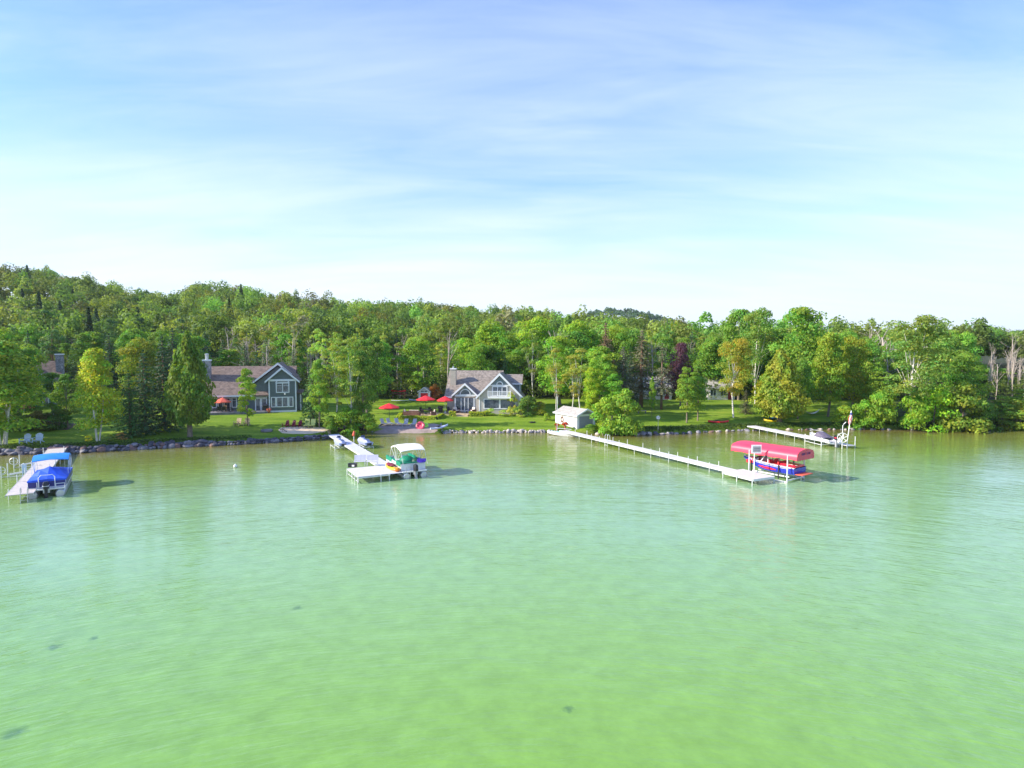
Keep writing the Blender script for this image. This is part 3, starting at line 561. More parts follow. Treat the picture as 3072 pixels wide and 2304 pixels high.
FG = [
 ('birch',8,1334,1020,330,'spreading birch clump on the lawn edge at the far left of the photo',(0.85,1.0,0.9)),
 ('birch',294,1322,1045,205,'yellow green birch with forked white trunks beside the rock wall',(1.25,1.25,0.9)),
 ('spruce',392,1308,1112,105,'small dark spruce just right of the yellow green birch',(1.1,1.25,0.9)),
 ('spruce',438,1300,1050,125,'dark spruce standing in the middle of the clump by the left lawn',(0.9,0.95,0.9)),
 ('spruce',495,1288,1010,135,'tall dark spruce behind the big cedar by the left lawn',(0.7,0.75,0.8)),
 ('cedar',570,1310,1000,142,'large teardrop cedar with a bare grey trunk on the left lawn',(0.95,1.0,0.9),0),
 ('oval',743,1276,1102,82,'slender young maple in front of the dark green house',(1.25,1.25,0.8)),
 ('spruce',940,1275,1085,90,'green spruce at the right corner of the dark green house',(1.5,1.5,1.0)),
 ('oval',958,1283,1075,80,'leafy tree at the left edge of the grove between the houses',(1.2,1.25,1)),
 ('aspen',1006,1290,1030,92,'tree with a straight thin white trunk in the grove between the houses',(1.1,1.2,1)),
 ('aspen',1052,1292,1005,120,'tree with a leaning white trunk in the grove between the houses',(0.95,1.15,1)),
 ('oval',1092,1288,1050,95,'dense dark green tree on the right edge of the grove between the houses',(0.75,0.9,0.9)),
 ('shrub',1045,1297,1222,135,'big leafy bush at the water edge below the grove between the houses',(1.1,1.2,0.8)),
 ('shrub',1098,1299,1238,95,'rounded bush at the water edge beside the gravel beach',(1.0,1.1,0.8)),
 ('shrub',992,1292,1248,52,'dark bush behind the pale sand beach',(0.8,0.95,0.9)),
 # right of the light house
 ('shrub',1583,1246,1188,80,'bush against the right wall of the pale grey house',(0.8,0.85,1)),
 ('shrub',1620,1243,1205,60,'goldenrod coloured bush on the lawn behind the boathouse',(1.6,1.1,0.7)),
 ('aspen',1668,1240,1040,75,'slim aspen behind the left end of the boathouse roof',(1.2,1.1,1)),
 ('aspen',1715,1246,1060,80,'slim aspen right behind the middle of the boathouse',(1.2,1.15,1)),
 ('aspen',1742,1248,1040,85,'slim aspen behind the gable of the boathouse',(1.25,1.2,1)),
 ('oval',1775,1262,1105,62,'narrow bright lime green tree right of the boathouse',(1.9,1.7,0.7)),
 ('maple',1680,1215,1010,190,'broad bright green maple crown above the boathouse',(1.35,1.4,0.9)),
 ('maple',1800,1228,1040,165,'broad green maple right of the boathouse grove',(1.25,1.3,0.9)),
 ('oval',1835,1262,1120,110,'full green tree behind the shoreline bush by the long dock',(1.0,1.3,0.8)),
 ('shrub',1815,1302,1195,120,'tall leafy bush left half of the shoreline thicket by the boathouse',(1.3,1.35,0.9)),
 ('shrub',1875,1303,1170,135,'tall dense bush right half of the shoreline thicket by the boathouse',(1.0,1.15,0.9)),
 ('shrub',1775,1293,1272,60,'low green bush at the boathouse front corner',(0.9,1.05,0.9)),
 ('bluespruce',1923,1222,985,128,'tall spruce with a bare reddish lower trunk left of the white cottage',(1.15,1.0,0.85),1),
 ('bluespruce',1984,1228,1030,95,'slimmer spruce with a dark trunk in front of the white cottage',(1.05,1.0,1.0),0),
 ('bluespruce',1868,1228,1035,95,'greyish drooping spruce behind the shoreline thicket',(1.0,1.0,1.05)),
 ('bluespruce',1815,1200,962,95,'brownish tall spruce rising above the bright maples',(1.5,0.95,0.8),1),
 ('oval',1955,1250,1128,26,'sapling with a very thin crown on the lawn before the white cottage',(1.3,1.3,0.9)),
 ('maple',2040,1222,1030,100,'dark purple leaved tree beside the white cottage',(0.62,0.17,1.9)),
 ('oval',2060,1268,1098,92,'left one of two close green maples on the lawn right of the white sign',(1.15,1.15,0.9)),
 ('oval',2093,1262,1092,88,'right one of two close green maples on the lawn right of the white sign',(1.05,1.15,0.9)),
 ('sparse',2200,1252,1015,118,'tree with curved pale twin trunks and yellowing crown on the right lawn',(1.75,1.3,0.8),0),
 ('spruce',2237,1240,1168,52,'small brownish spruce on a thin trunk on the right lawn',(1.9,1.0,1.2)),
 ('maple',2215,1200,930,150,'tall green tree at the left of the big right hand group',(1.0,1.15,1)),
 ('sparse',2266,1212,925,130,'tall tree with a thick pale trunk behind the right lawn',(1.0,1.15,1),1),
 ('oval',2290,1254,1120,70,'bright green tree with a short pale trunk left of the big cedar',(1.5,1.6,0.7)),
 ('cedar',2338,1270,1050,160,'massive cedar with thick twisted trunk at the head of the right dock',(1.25,1.15,0.9),1),
 ('maple',2402,1228,924,240,'tallest broad maple of the right hand group',(1.1,1.2,1.0),0),
 ('maple',2393,1257,1075,100,'tree with a brown trunk standing right of the big cedar',(0.85,1.0,0.9)),
 ('maple',2484,1250,1000,140,'yellow green maple with a pale grey trunk beside the hammock',(1.4,1.2,0.8)),
 ('maple',2555,1240,1010,130,'autumn tinted maple right of the hammock',(1.5,1.15,0.8)),
 ('shrub',2530,1280,1215,75,'yellow green bush on the lawn behind the flagpole',(1.4,1.3,0.8)),
 ('shrub',2592,1284,1200,95,'leafy bush right of the flagpole',(1.1,1.25,0.8)),
 ('shrub',2640,1290,1175,110,'large bush at the water where the right lawn ends',(1.1,1.2,0.8)),
 ('oval',2632,1250,1110,125,'dense young tree at the end of the right lawn',(1.2,1.2,0.9)),
 ('sparse',2735,1288,948,215,'tall poplar with a thick pale trunk near the right end of the shore',(1.05,1.15,1.1),0),
 ('maple',2830,1235,1010,190,'dark leafy tree just right of the tall poplar',(0.85,0.95,0.9)),
 ('maple',2890,1255,1060,140,'mid green tree overhanging the right shore',(0.95,1.1,0.9)),
 ('shrub',2740,1294,1180,130,'bush at the foot of the tall poplar',(1.15,1.25,0.8)),
 ('shrub',2800,1296,1165,150,'bright green willow bush leaning over the right shore',(1.6,1.7,0.7)),
 ('shrub',2880,1297,1150,170,'broad willow bush spreading over the water at the right',(1.15,1.1,0.9)),
 ('shrub',2950,1295,1205,120,'dark bush low over the water at the right',(0.7,0.8,0.8)),
 ('oval',3005,1290,1185,110,'shaded tree near the right edge of the shore',(0.9,0.95,0.9)),
 ('oval',3060,1275,1165,110,'tree at the far right edge of the photo',(1.1,1.15,0.9)),
 ('shrub',3040,1290,1200,120,'yellowish bush at the far right edge of the shore',(1.2,1.1,0.9)),
 ('shrub',3130,1290,1170,150,'bush beyond the right edge of the shore',(0.9,1,0.9)),
 # in front of left house
 ('shrub',60,1292,1238,90,'dark bush below the terrace of the house hidden at the left',(0.6,0.6,0.9)),
 ('shrub',120,1290,1232,100,'dark reddish bush below the hidden left house',(0.75,0.5,0.9)),
 ('shrub',175,1288,1228,90,'dark green bush right of the hidden left house',(0.55,0.7,0.9)),
 ('twigshrub',268,1322,1306,28,'small yellow flowering plant left of the forked birch',(2.2,1.7,0.6)),
 ('twigshrub',370,1318,1296,40,'low pink and white flowering plant right of the forked birch',(1.6,0.9,1.6)),
 ('twigshrub',335,1320,1304,36,'low green plant beside the forked birch',(1,1,1)),
 ('oval',205,1285,1120,95,'green tree right of the hidden left house',(0.8,0.9,0.9)),
 ('maple',60,1270,1030,150,'dark crowned tree over the hidden left house',(0.7,0.9,0.8)),
 ('twigshrub',1492,1240,1172,30,'tall light green plant by the middle of the pale grey house',(1.6,1.5,1.2)),
 ('twigshrub',1537,1245,1178,42,'tall feathery plant in front of the wide windows of the pale grey house',(1.6,1.4,1.2)),
 ('twigshrub',1470,1246,1224,40,'low plant left in the bed before the pale grey house',(1.1,1.2,1)),
 ('twigshrub',1510,1248,1228,40,'low plant in the middle of the bed before the pale grey house',(1.2,1.2,1)),
 ('twigshrub',1565,1250,1228,40,'low plant right in the bed before the pale grey house',(1.3,1.2,1)),
 ('shrub',1305,1200,1152,46,'rusty red leaved bush between the shed and the pale grey house',(2.0,0.55,1.0)),
 ('shrub',1640,1262,1238,30,'small flowering bush at the back corner of the boathouse',(1.4,1.3,1)),
]
for f in FG:
    kind,px,base,top,wp,lab,tn = f[:7]; TP(kind,px,base,top,wp,lab,tn,idx=f[7] if len(f) > 7 else None)
# trees whose foot is hidden: stand at a given distance
HB = [('maple',1120,112,1010,120,'dark green tree at the back left of the red umbrella lawn',(0.75,0.85,0.9)),('maple',1098,98,1040,120,'shaded dark tree on the left of the red umbrella lawn',(0.7,0.8,0.9)),('maple',1080,104,1020,130,'broad shady tree behind the grove between the houses',(0.8,0.9,0.9)),
 ('oval',1782,93,1075,75,'lime green tree hugging the right side of the boathouse',(1.6,1.45,0.7)),('oval',1812,96,1060,100,'second lime tinted tree right of the boathouse',(1.3,1.3,0.8)),('maple',2030,120,1090,110,'dark red leaved tree behind the purple leaved tree',(0.8,0.35,1.2)),('spruce',1890,112,1045,80,'dull green spruce left of the white cottage',(1.2,1.0,1.0)),
 ('maple',1400,124,1015,120,'round bright green tree behind the chimney of the pale grey house',(1.5,1.5,0.8)),
 ('maple',1480,130,960,170,'broad bright green maple behind the pale grey house roof',(1.35,1.35,0.8)),
 ('maple',1600,128,955,210,'wide bright green maple right behind the pale grey house',(1.4,1.45,0.8)),
 ('maple',1730,126,965,180,'wide bright green maple behind the boathouse grove',(1.35,1.4,0.8)),
 ('maple',1850,128,978,150,'yellow green maple behind the tall spruces',(1.35,1.3,0.8)),
 ('maple',1560,122,1040,120,'shaded maple at the back right of the pale grey house',(0.9,1.05,0.9)),
 ('spruce',735,118,1030,100,'spruce behind the dark green house roof',(1.3,1.3,1)),
 ('spruce',800,120,1015,100,'pale green spruce rising behind the gable of the dark green house',(1.8,1.6,1)),
 ('spruce',880,116,1050,95,'spruce behind the right corner of the dark green house',(1.4,1.4,1)),
 ('oval',700,119,1045,90,'round tree behind the stone chimney',(1.4,1.2,0.9)),
 ('maple',420,112,1015,140,'yellowing maple above the dark spruces',(1.25,1.0,0.8)),
 ('spruce',330,114,1000,110,'dark spruce behind the forked birch',(0.8,0.85,0.9)),
 ('spruce',520,116,985,110,'dark pointed spruce high behind the big cedar',(0.8,0.85,0.9)),
 ('dead',2640,128,960,150,'bare dead tree with spreading branches against the sky at the right',(1,1,1)),
 ('snag',2668,126,1005,60,'dead trunk just right of the tall bare tree',(1,1,1)),
 ('snag',2622,124,1030,60,'dead trunk just left of the tall bare tree',(1,1,1)),
 ('maple',2330,120,985,200,'green maple filling the middle of the right hand group',(1.0,1.15,0.9)),
 ('maple',2150,124,1000,130,'green maple behind the yellowing twin trunk tree',(1.0,1.1,0.9)),
 ('maple',2550,118,1035,150,'leafy tree behind the hammock',(1.0,1.1,0.9)),
 ('maple',2470,120,1000,150,'deep green tree between the tallest maple and the hammock',(0.9,1.05,0.9)),
]
HB += [('maple',-120,86,1000,230,'large tree just outside the left edge casting shade over the left lawn',(0.9,1.05,0.9)),('maple',-260,80,985,260,'second large tree outside the left edge of the lawn',(0.9,1.05,0.9)),('cedar',-150,76,1060,190,'cedar outside the left edge by the water',(0.9,1.05,0.9)),
 ('maple',62,94,1035,170,'broad tree whose crown hides most of the left house',(1.15,1.2,0.9)),('oval',152,90,1115,95,'small leafy tree before the left house windows',(0.8,0.95,0.9)),('maple',-20,97,985,200,'tall tree left of the hidden left house',(1.1,1.15,0.9))]
for kind,px,Y,top,wp,lab,tn in HB: TP(kind,px,None,top,wp,lab,tn,Y=Y)
# dead grove at the far right, in the marsh
k = 0
for i in range(32):
    px = random.uniform(2945,3120); Y = random.uniform(112,142)
    TP(random.choice(['snag','snag','snag','snag','dead']),px,None,random.uniform(1015,1075),random.uniform(26,42),'bleached dead tree in the grey grove at the far right',Y=Y,group='bleached dead trees at the far right')

# the near wood, tree by tree
REG = [(-400,330,'behind the hidden left house'),(330,640,'behind the big left cedar'),(640,930,'behind the dark green house'),(930,1180,'behind the grove between the houses'),
       (1180,1420,'behind the red shed'),(1420,1850,'behind the pale grey house and boathouse'),(1850,2200,'behind the white cottage'),(2200,2620,'behind the right lawn'),(2620,3500,'at the right end of the shore')]
KD = dict(maple='round green broadleaf tree',oval='upright green broadleaf tree',aspen='slim pale trunked aspen',spruce='pointed dark green spruce',pine='tall open dark pine',cedar='dense teardrop cedar',dead='bare grey twiggy tree',snag='bare dead trunk',sparse='tall loose crowned poplar')
def region(px):
    for a,b,t in REG:
        if a <= px < b: return t
    return REG[-1][2]
def pickkind(px, rnd):
    if px < 640: T = [('spruce',.38),('maple',.22),('oval',.14),('aspen',.10),('pine',.06),('dead',.05),('cedar',.05)]
    elif px < 1180: T = [('aspen',.30),('spruce',.18),('oval',.14),('dead',.24),('maple',.10),('cedar',.06)]
    elif px < 1420: T = [('aspen',.42),('dead',.28),('oval',.17),('spruce',.10),('maple',.10)]
    elif px < 2200: T = [('aspen',.20),('maple',.33),('oval',.22),('dead',.10),('snag',.06),('spruce',.09)]
    elif px < 2950: T = [('maple',.45),('oval',.25),('aspen',.12),('dead',.10),('snag',.08)]
    else: T = [('snag',.45),('dead',.2),('oval',.2),('maple',.15)]
    s = rnd*sum(w_ for _, w_ in T)
    for k_, w_ in T:
        s -= w_
        if s <= 0: return k_
    return T[-1][0]
HT = dict(maple=(11,15,8.5,11),oval=(10,14,5,7),aspen=(12,16,3.8,5.5),spruce=(9,15,4.5,6.5),pine=(16,20,6,8),cedar=(9,12,4,5.5),dead=(13,18,4,6),snag=(8,13,2,3),sparse=(15,19,7,9))
cnt = 0; Y = 119.0; pts = []
while Y < 172:
    step = 4.9 if Y < 140 else 6.0; px = -60 + random.uniform(0,60)
    while px < 3130:
        pts.append((px, Y+random.uniform(-1.8,1.8))); px += step*F/Y*random.uniform(0.75,1.3)
    Y += 7.0 if Y < 140 else 8.5
pts = pts[:245]
lastY = max(p[1] for p in pts)
NW = {}
for px, y in pts:
    if 1860 < px < 2180 and y < 122: y += 5
    if px > 2930 and y < 128: continue
    kd = pickkind(px, random.random()); h0,h1,w0,w1 = HT[kd]; x = (px-CX)/F*y
    v = random.uniform(0.7,1.35)*(0.85 if px < 620 else 1.05); hshift = random.uniform(0.85,1.12)
    if kd in ('spruce','pine'): v *= 1.0
    reg = region(px)
    hh = random.uniform(h0,h1)*(0.9 if px < 1400 else 0.93)*(0.5 if (px > 2930 and kd in ("oval","maple")) else 1)
    NW.setdefault((kd,reg),[]).append((px,y,hh)); tr_ = plant(kd, (x,y,g(x,y)-0.1), hh, random.uniform(w0,w1), KD[kd]+' in the near wood '+reg, KD[kd]+'s '+reg, (v*hshift,v*1.12,v*0.9))
    NW[(kd,reg)][-1] = (px, y, hh, tr_)
K2 = dict(maple='round trees',oval='upright trees',aspen='pale aspens',spruce='dark spruces',pine='tall pines',cedar='dense cedars',dead='twiggy dead trees',snag='bare trunks',sparse='poplars')
ORD = 'leftmost,second,third,fourth,fifth,sixth,seventh,eighth,ninth,tenth,eleventh,twelfth,thirteenth,fourteenth,fifteenth,sixteenth,seventeenth,eighteenth,nineteenth,twentieth'.split(',')
for (kd,reg),L0 in NW.items():
    L0.sort(key=lambda q: q[0])
    hm = sorted(q[2] for q in L0)[len(L0)//2]
    for i,q in enumerate(L0):
        if len(L0) == 1: q[3]['label'] = 'the only '+KD[kd]+' '+reg; continue
        o_ = ORD[0] if i == 0 else 'rightmost' if i == len(L0)-1 else (ORD[i]+' from the left' if i < len(ORD) else 'farther right')
        q[3]['label'] = o_+' of the '+K2[kd]+' '+reg
print('near wood trees', len(pts), lastY)

# the wood that covers the hill, nobody could count it: one mesh of leafy crowns
def wood(name, label, rows, rmax, seed, tree_h, tree_r, nleaf, lsz, colf, hmul=None, cat='woodland'):
    r = np.random.RandomState(seed); X=[];Yv=[]
    for y, sp in rows:
        u0,u1 = rmax(y); n = int((u1-u0)*y/F/sp); u = np.linspace(u0,u1,n)+r.uniform(-.4,.4,n)*(u1-u0)/n
        yy = y+r.uniform(-.5,.5,n)*sp; X.append((u-CX)/F*yy); Yv.append(yy)
    X=np.concatenate(X);Yv=np.concatenate(Yv);Z=gz(X,Yv);n=len(X); uu=X/Yv*F+CX
    H = r.uniform(*tree_h,n); Rr = r.uniform(*tree_r,n); kindr = r.rand(n)
    pc = np.clip(0.13-(uu-300)/9000,0.03,0.16)
    con = (kindr < pc) & (uu < 1500) & (Yv < 255) & (r.rand(n) < 0.7); tall = (kindr > 0.95)
    H = np.where(tall, H*1.12, H)*np.where(con,0.92,1.0); Rr = np.where(con, Rr*0.55, np.where(tall, Rr*0.6, Rr))
    T = np.repeat(np.arange(n), nleaf); m_ = len(T)
    # three to six lobes per tree
    nl = 11; lob = r.randn(n,nl,3); lob = unit(lob)*r.uniform(0.35,0.8,(n,nl,1)); lob[:,:,2] = np.abs(lob[:,:,2])*1.1-0.35; lr = r.uniform(0.22,0.42,(n,nl))
    li = r.randint(0,nl,m_); d = unit(r.randn(m_,3)); d[:,2] = np.abs(d[:,2])*0.9-0.15; d = unit(d)
    P = lob[T,li] + d*lr[T,li][:,None]*r.uniform(0.75,1.05,m_)[:,None]
    q = r.rand(m_)
    isC = con[T]
    Pc = np.stack([(1-q)*np.cos(li*2.4+d[:,0]*3)*r.uniform(.4,1,m_), (1-q)*np.sin(li*2.4+d[:,0]*3)*r.uniform(.4,1,m_), q*2-1],1)
    P = np.where(isC[:,None], Pc, P)
    Nn = np.where(isC[:,None], unit(Pc*np.array([1,1,0])+np.array([0,0,0.5])+0.4*r.randn(m_,3)), unit(d+0.38*r.randn(m_,3)))
    C = np.stack([X[T]+P[:,0]*Rr[T], Yv[T]+P[:,1]*Rr[T], Z[T]+H[T]*(0.58+0.42*P[:,2])],1)
    V = cards(C,Nn,lsz*r.uniform(0.6,1.3,m_),0.65,r)
    base = colf(uu,Yv,con,r,n)
    col = base[T]*r.uniform(0.78,1.22,m_)[:,None]
    me = npmesh(name, V, m_, col, 'leaf'); o = link(name, me); tag(o, label, cat, None, 'stuff'); return n
def colf(u,y,con,r,n):
    l = r.uniform(0.75,1.25,n); h = r.uniform(-0.2,0.25,n)
    l *= 2.1; c = np.array([[0.090,0.142,0.026]])*l[:,None]; c[:,0] *= 1+h*1.2
    dk = (u < 620) ; c[dk] *= 0.85
    sp = r.rand(n) < 0.04; c[sp] = np.array([0.12,0.125,0.07])*l[sp][:,None]; oo = r.rand(n) < 0.4; c[oo] *= 0.62; yl = r.rand(n) < 0.25; c[yl] *= 1.25
    au = r.rand(n) < 0.02; c[au] = np.array([0.17,0.18,0.03])
    c[con] = np.array([0.030,0.060,0.028])*l[con][:,None]; return c
rows = []; y = lastY-12
while y < 345: rows.append((y, 8.8+(y-150)*0.006)); y += 8.2
nn = wood('hillside_wood','mixed green woodland covering the hillside behind the shore houses', rows, lambda y: (-300,3300), 5, (15,21), (4.8,8.6), 820, 0.40, colf)
rows = [(y,9.0) for y in np.arange(620,930,26)]
nf_ = wood('far_hill_wood','bluish green wood on the far low hills', rows, lambda y: (1500,3300), 6, (14,19), (5.5,8), 120, 1.15, lambda u,y,con,r,n: np.array([[0.085,0.16,0.07]])*r.uniform(.75,1.25,n)[:,None])  # leaf colour shifted bluer to paint in part of the distance haze
print('hill trees', nn, nf_)
# loose understorey between trunks at the wood edge
r = np.random.RandomState(9); mU = 52000
u = r.uniform(-150,3200,mU); yy = 117+ (r.rand(mU)**1.3)*22; X = (u-CX)/F*yy
lump = np.sin(u*0.021)+np.sin(u*0.057+1)+0.6*np.sin(u*0.13+yy)
hgt = np.maximum(0.8, 2.6+1.1*lump)*np.sqrt(r.rand(mU))
C = np.stack([X,yy,gz(X,yy)+hgt],1); V = cards(C,unit(r.randn(mU,3)*0.7+np.array([0,-0.5,0.7])),0.24*r.uniform(.6,1.3,mU),0.6,r)
cc_ = np.array([[0.12,0.17,0.03]])*r.uniform(.5,1.3,mU)[:,None]
tag(link('undergrowth', npmesh('undergrowth',V,mU,cc_,'leaf')),'ferns and saplings filling the edge of the wood','undergrowth',None,'stuff')
# shoreline weeds on the rocks
mU = 26000; u = np.concatenate([r.uniform(-150,700,mU//5), r.uniform(1790,2700,mU*2//5), r.uniform(2600,3200,mU-mU//5-mU*2//5)]); x0 = (u-CX)/F*np.where(u<900,74,92.0)
yy = ysh(x0)+r.uniform(0.7,2.3,mU)*np.where(u>2600,1.6,1); C = np.stack([x0,yy,gz(x0,yy)+r.rand(mU)*np.where(u>2600,1.3,0.38)],1)
V = cards(C,unit(r.randn(mU,3)*0.7+np.array([0,-0.5,0.7])),0.10*r.uniform(.6,1.6,mU),0.4,r)
tag(link('shore_weeds', npmesh('shore_weeds',V,mU,np.array([[0.07,0.13,0.025]])*r.uniform(.5,1.3,mU)[:,None],'leaf')),'unmown weeds and grass along the rocky bank','weeds',None,'stuff')

# ------------------------------------------------------------------ boulders of the sea wall
def boulder(seed, mt):
    r = np.random.RandomState(seed); mb = MB(); mb.ball((0,0,0),(1,1,1),9,6)
    ph = r.rand(6)*6; v2 = []
    for x,y,z in mb.v:
        f = 1+0.16*math.sin(3*x+ph[0])+0.14*math.sin(3.3*y+ph[1])+0.12*math.sin(4*z+ph[2]+2*x); v2.append((x*f*1.15,y*f,z*f*0.72))
    mb.v = v2; me = bpy.data.meshes.new('boulder'); me.from_pydata(mb.v,[],mb.f); me.update(); me.shade_smooth(); me.materials.append(MT[mt]); return me
BL = {k_:[boulder(200+i,k_) for i in range(3)] for k_ in ('rock','rockmid','rockpale','rockbrown')}
def rocks(px0,px1,step,size,kinds,label,group,rows_=2):
    px = px0
    while px < px1:
        for rw in range(rows_):
            p = px+random.uniform(-.3,.3)*step; pr = (p-CX)/F
            y = 80.0
            for _ in range(6): y = float(ysh(pr*y))
            y += [0.0,0.55,0.95][rw]*size/0.45+random.uniform(-.3,.3)*size; x = pr*y; s_ = size*random.choice([random.uniform(0.5,0.85),random.uniform(0.8,1.15),random.uniform(1.0,1.55)])
            o = bpy.data.objects.new('boulder', random.choice(BL[random.choice(kinds)])); COL.objects.link(o); tag(o,label,'boulder',group)
            o.location = (x,y,[0.12,0.5,0.75][rw]*size/0.45); o.scale = (s_*random.uniform(.85,1.4),s_,s_*random.uniform(.6,1.1)); o.rotation_euler = (random.uniform(-.4,.4),random.uniform(-.4,.4),random.uniform(0,6))
        px += step*(random.uniform(0.8,1.2) if rows_ > 1 else random.uniform(0.35,1.6))
rocks(-15,205,14,0.38,['rock','rock','rockmid'],'big dark boulder in the rock wall left of the boardwalk dock','boulders left of the boardwalk dock')
rocks(212,640,12.5,0.36,['rock','rock','rockmid','rockbrown'],'grey boulder in the rock wall along the left lawn','boulders along the left lawn')
rocks(640,985,9.5,0.31,['rock','rockmid','rock'],'grey boulder in the rock wall below the sand beach lawn','boulders below the sand beach')
rocks(1330,1668,9.5,0.22,['rockpale','rockpale','rockmid'],'small pale boulder edging the bright lawn','pale boulders edging the bright lawn',2)
rocks(1790,2120,17,0.32,['rockmid','rockpale','rock'],'weathered stone on the bank between the long dock and the right lawn','stones on the right bank',1)
rocks(2120,2680,17,0.24,['rockpale','rockmid','rockbrown'],'small pale stone on the bank of the right lawn','small stones of the right bank',1)

# ------------------------------------------------------------------ houses
def frame_x(mb, x0, x1, z0, z1, y, w=0.12, d=0.09):     # rectangular frame on a wall facing -y at y
    mb.box(x0-w,x1+w,y-d,y+0.02,z1,z1+w); mb.box(x0-w,x1+w,y-d,y+0.02,z0-w,z0); mb.box(x0-w,x0,y-d,y+0.02,z0,z1); mb.box(x1,x1+w,y-d,y+0.02,z0,z1)
def window(par, x0, x1, z0, z1, y, panes=1, w=0.12, name='window', fr='trim', mullz=False):
    mb = MB(); frame_x(mb, x0, x1, z0, z1, y, w)
    for k in range(1, panes):
        c = x0+(x1-x0)*k/panes; mb.box(c-0.05,c+0.05,y-0.075,y+0.015,z0,z1)
    if mullz: mb.box(x0,x1,y-0.05,y+0.015,z1-(z1-z0)*0.28,z1-(z1-z0)*0.28+0.04)
    o = mb.build(name, fr, par); BX(x0,x1,y-0.03,y-0.012,z0,z1).build('pane','glass',o); return o
def arch_poly(cx, r, z, n=14, h=None):
    h = h or r; return [(cx+r*math.cos(PI*k/n), z+h*math.sin(PI*k/n)) for k in range(n+1)]
def arch_window(par, cx, r, z, y, h=None, fr='trim'):
    o = MB(); a = arch_poly(cx, r+0.13, z, 14, (h or r)+0.13); b_ = arch_poly(cx, r, z, 14, h)
    for k in range(14): o.prism_y([a[k],a[k+1],b_[k+1],b_[k]][::-1], y-0.09, y+0.02)
    o.box(cx-r-0.13,cx+r+0.13,y-0.088,y+0.018,z-0.12,z)
    o = o.build('window', fr, par); p = MB(); p.prism_y(b_[::-1], y-0.03, y-0.012); p.build('pane','glass',o)
def gable_wall(mb, x0, x1, xp, z0, ze0, ze1, zp, y0, y1): mb.prism_y([(x0,z0),(x1,z0),(x1,ze1),(xp,zp),(x0,ze0)], y0, y1)
def rake(mb, c0, z0, r, zr, c1, z1, y0, y1, th=0.22): mb.chev('y', y0, y1, c0, c1, 0, 0, 0, 0, 0, 0) if False else mb.chev('y', y0, y1, c0, z0, c1, r, 0, 0, 0, 0)

def rakeb(mb, x0, z0, xr, zr, x1, z1, y0, y1, th=0.24):
    P = [(x0,z0),(xr,zr),(x1,z1),(x1,z1-th),(xr,zr-th*1.25),(x0,z0-th)]
    mb.add([(x,y0,z) for x,z in P]+[(x,y1,z) for x,z in P],[(0,5,4,1),(1,4,3,2),(6,7,10,11),(7,8,9,10)]+[(i,i+6,(i+1)%6+6,(i+1)%6)[::-1] for i in range(6)])
def rotpt(o, rz, x, y): return (o[0]+math.cos(rz)*x-math.sin(rz)*y, o[1]+math.sin(rz)*x+math.cos(rz)*y)
def origin_for(pt, rz, lx, ly, z): return (pt[0]-(math.cos(rz)*lx-math.sin(rz)*ly), pt[1]-(math.sin(rz)*lx+math.cos(rz)*ly), z)

# --- dark green house
HBR = R(15); hb = G(889,1235); HBZ = hb[2]
HB0 = origin_for(hb, HBR, 13.9, -1.2, HBZ)
h = thing('house','dark green two storey house with white trim, stone chimney and brown roof','house',HB0,HBR)
m = MB(); m.prism_x([(0,-1),(9.5,-1),(9.5,3.1),(4.75,7.15),(0,3.1)],0.0,13.2)
gable_wall(m, 7.3, 13.2, 11.1, -1, 4.6, 5.4, 7.6, -0.06, 6)
gable_wall(m, 9.75, 13.9, 11.8, -1, 5.35, 5.35, 7.0, -1.2, 3)
m.box(13.1,14.5,0.6,5,-1,2.9); m.build('wall','green_siding',h)
m = MB(); m.chev('x', -0.35, 13.75, -0.55, 10.05, 4.75, 0,0,0,0,0) if False else None
def roofx(mb, x0, x1, y0, z0, yr, zr, y1, z1, th=0.2):
    P = [(y0,z0),(yr,zr),(y1,z1),(y1,z1-th),(yr,zr-th),(y0,z0-th)]
    mb.add([(x0,a,b) for a,b in P]+[(x1,a,b) for a,b in P],[(0,5,4,1),(1,4,3,2),(6,7,10,11),(7,8,9,10)]+[(i,i+6,(i+1)%6+6,(i+1)%6)[::-1] for i in range(6)])
rf = MB(); roofx(rf,-0.35,13.6,-0.75,2.85,4.75,7.5,10.2,2.85)
rakeb(rf, 6.85,4.75,11.1,8.15,13.9,5.75,-0.45,6.5,0.2); rakeb(rf, 9.2,5.15,11.8,7.45,14.5,5.12,-1.55,4.0,0.2)
roofx(rf,13.1,14.9,0.2,3.05,2.8,3.5,5.2,3.1,0.15)
rf = rf.build('roof','roof',h)
t_ = MB(); rakeb(t_,6.83,4.77,11.1,8.18,13.3,6.28,-0.53,-0.452,0.3); rakeb(t_,9.15,5.15,11.8,7.49,14.55,5.12,-1.63,-1.552,0.32)
t_.box(-0.35,7.3,-0.83,-0.752,2.62,2.9); t_.box(9.7,13.95,-1.26,-1.203,5.12,5.45); t_.box(7.3,9.74,-0.12,-0.063,2.55,2.85)
t_.box(9.68,9.86,-1.27,-1.203,-0.2,5.12); t_.box(13.79,13.97,-1.27,-1.203,-0.2,5.12); t_.box(13.902,13.97,-1.203,-1.03,-0.2,5.12); t_.box(9.86,13.79,-1.25,-1.203,0.0,0.28)
t_.box(14.38,14.56,0.53,0.597,-0.3,2.85); t_.build('trim','trim',h)
window(h,10.95,12.75,3.35,4.75,-1.2,2,0.15,mullz=True); arch_window(h,11.85,0.95,4.93,-1.2,0.28)
window(h,10.15,10.65,0.95,2.4,-1.2,1,0.13); window(h,10.95,12.55,0.95,2.4,-1.2,2,0.13); window(h,12.85,13.35,0.95,2.4,-1.2,1,0.13)
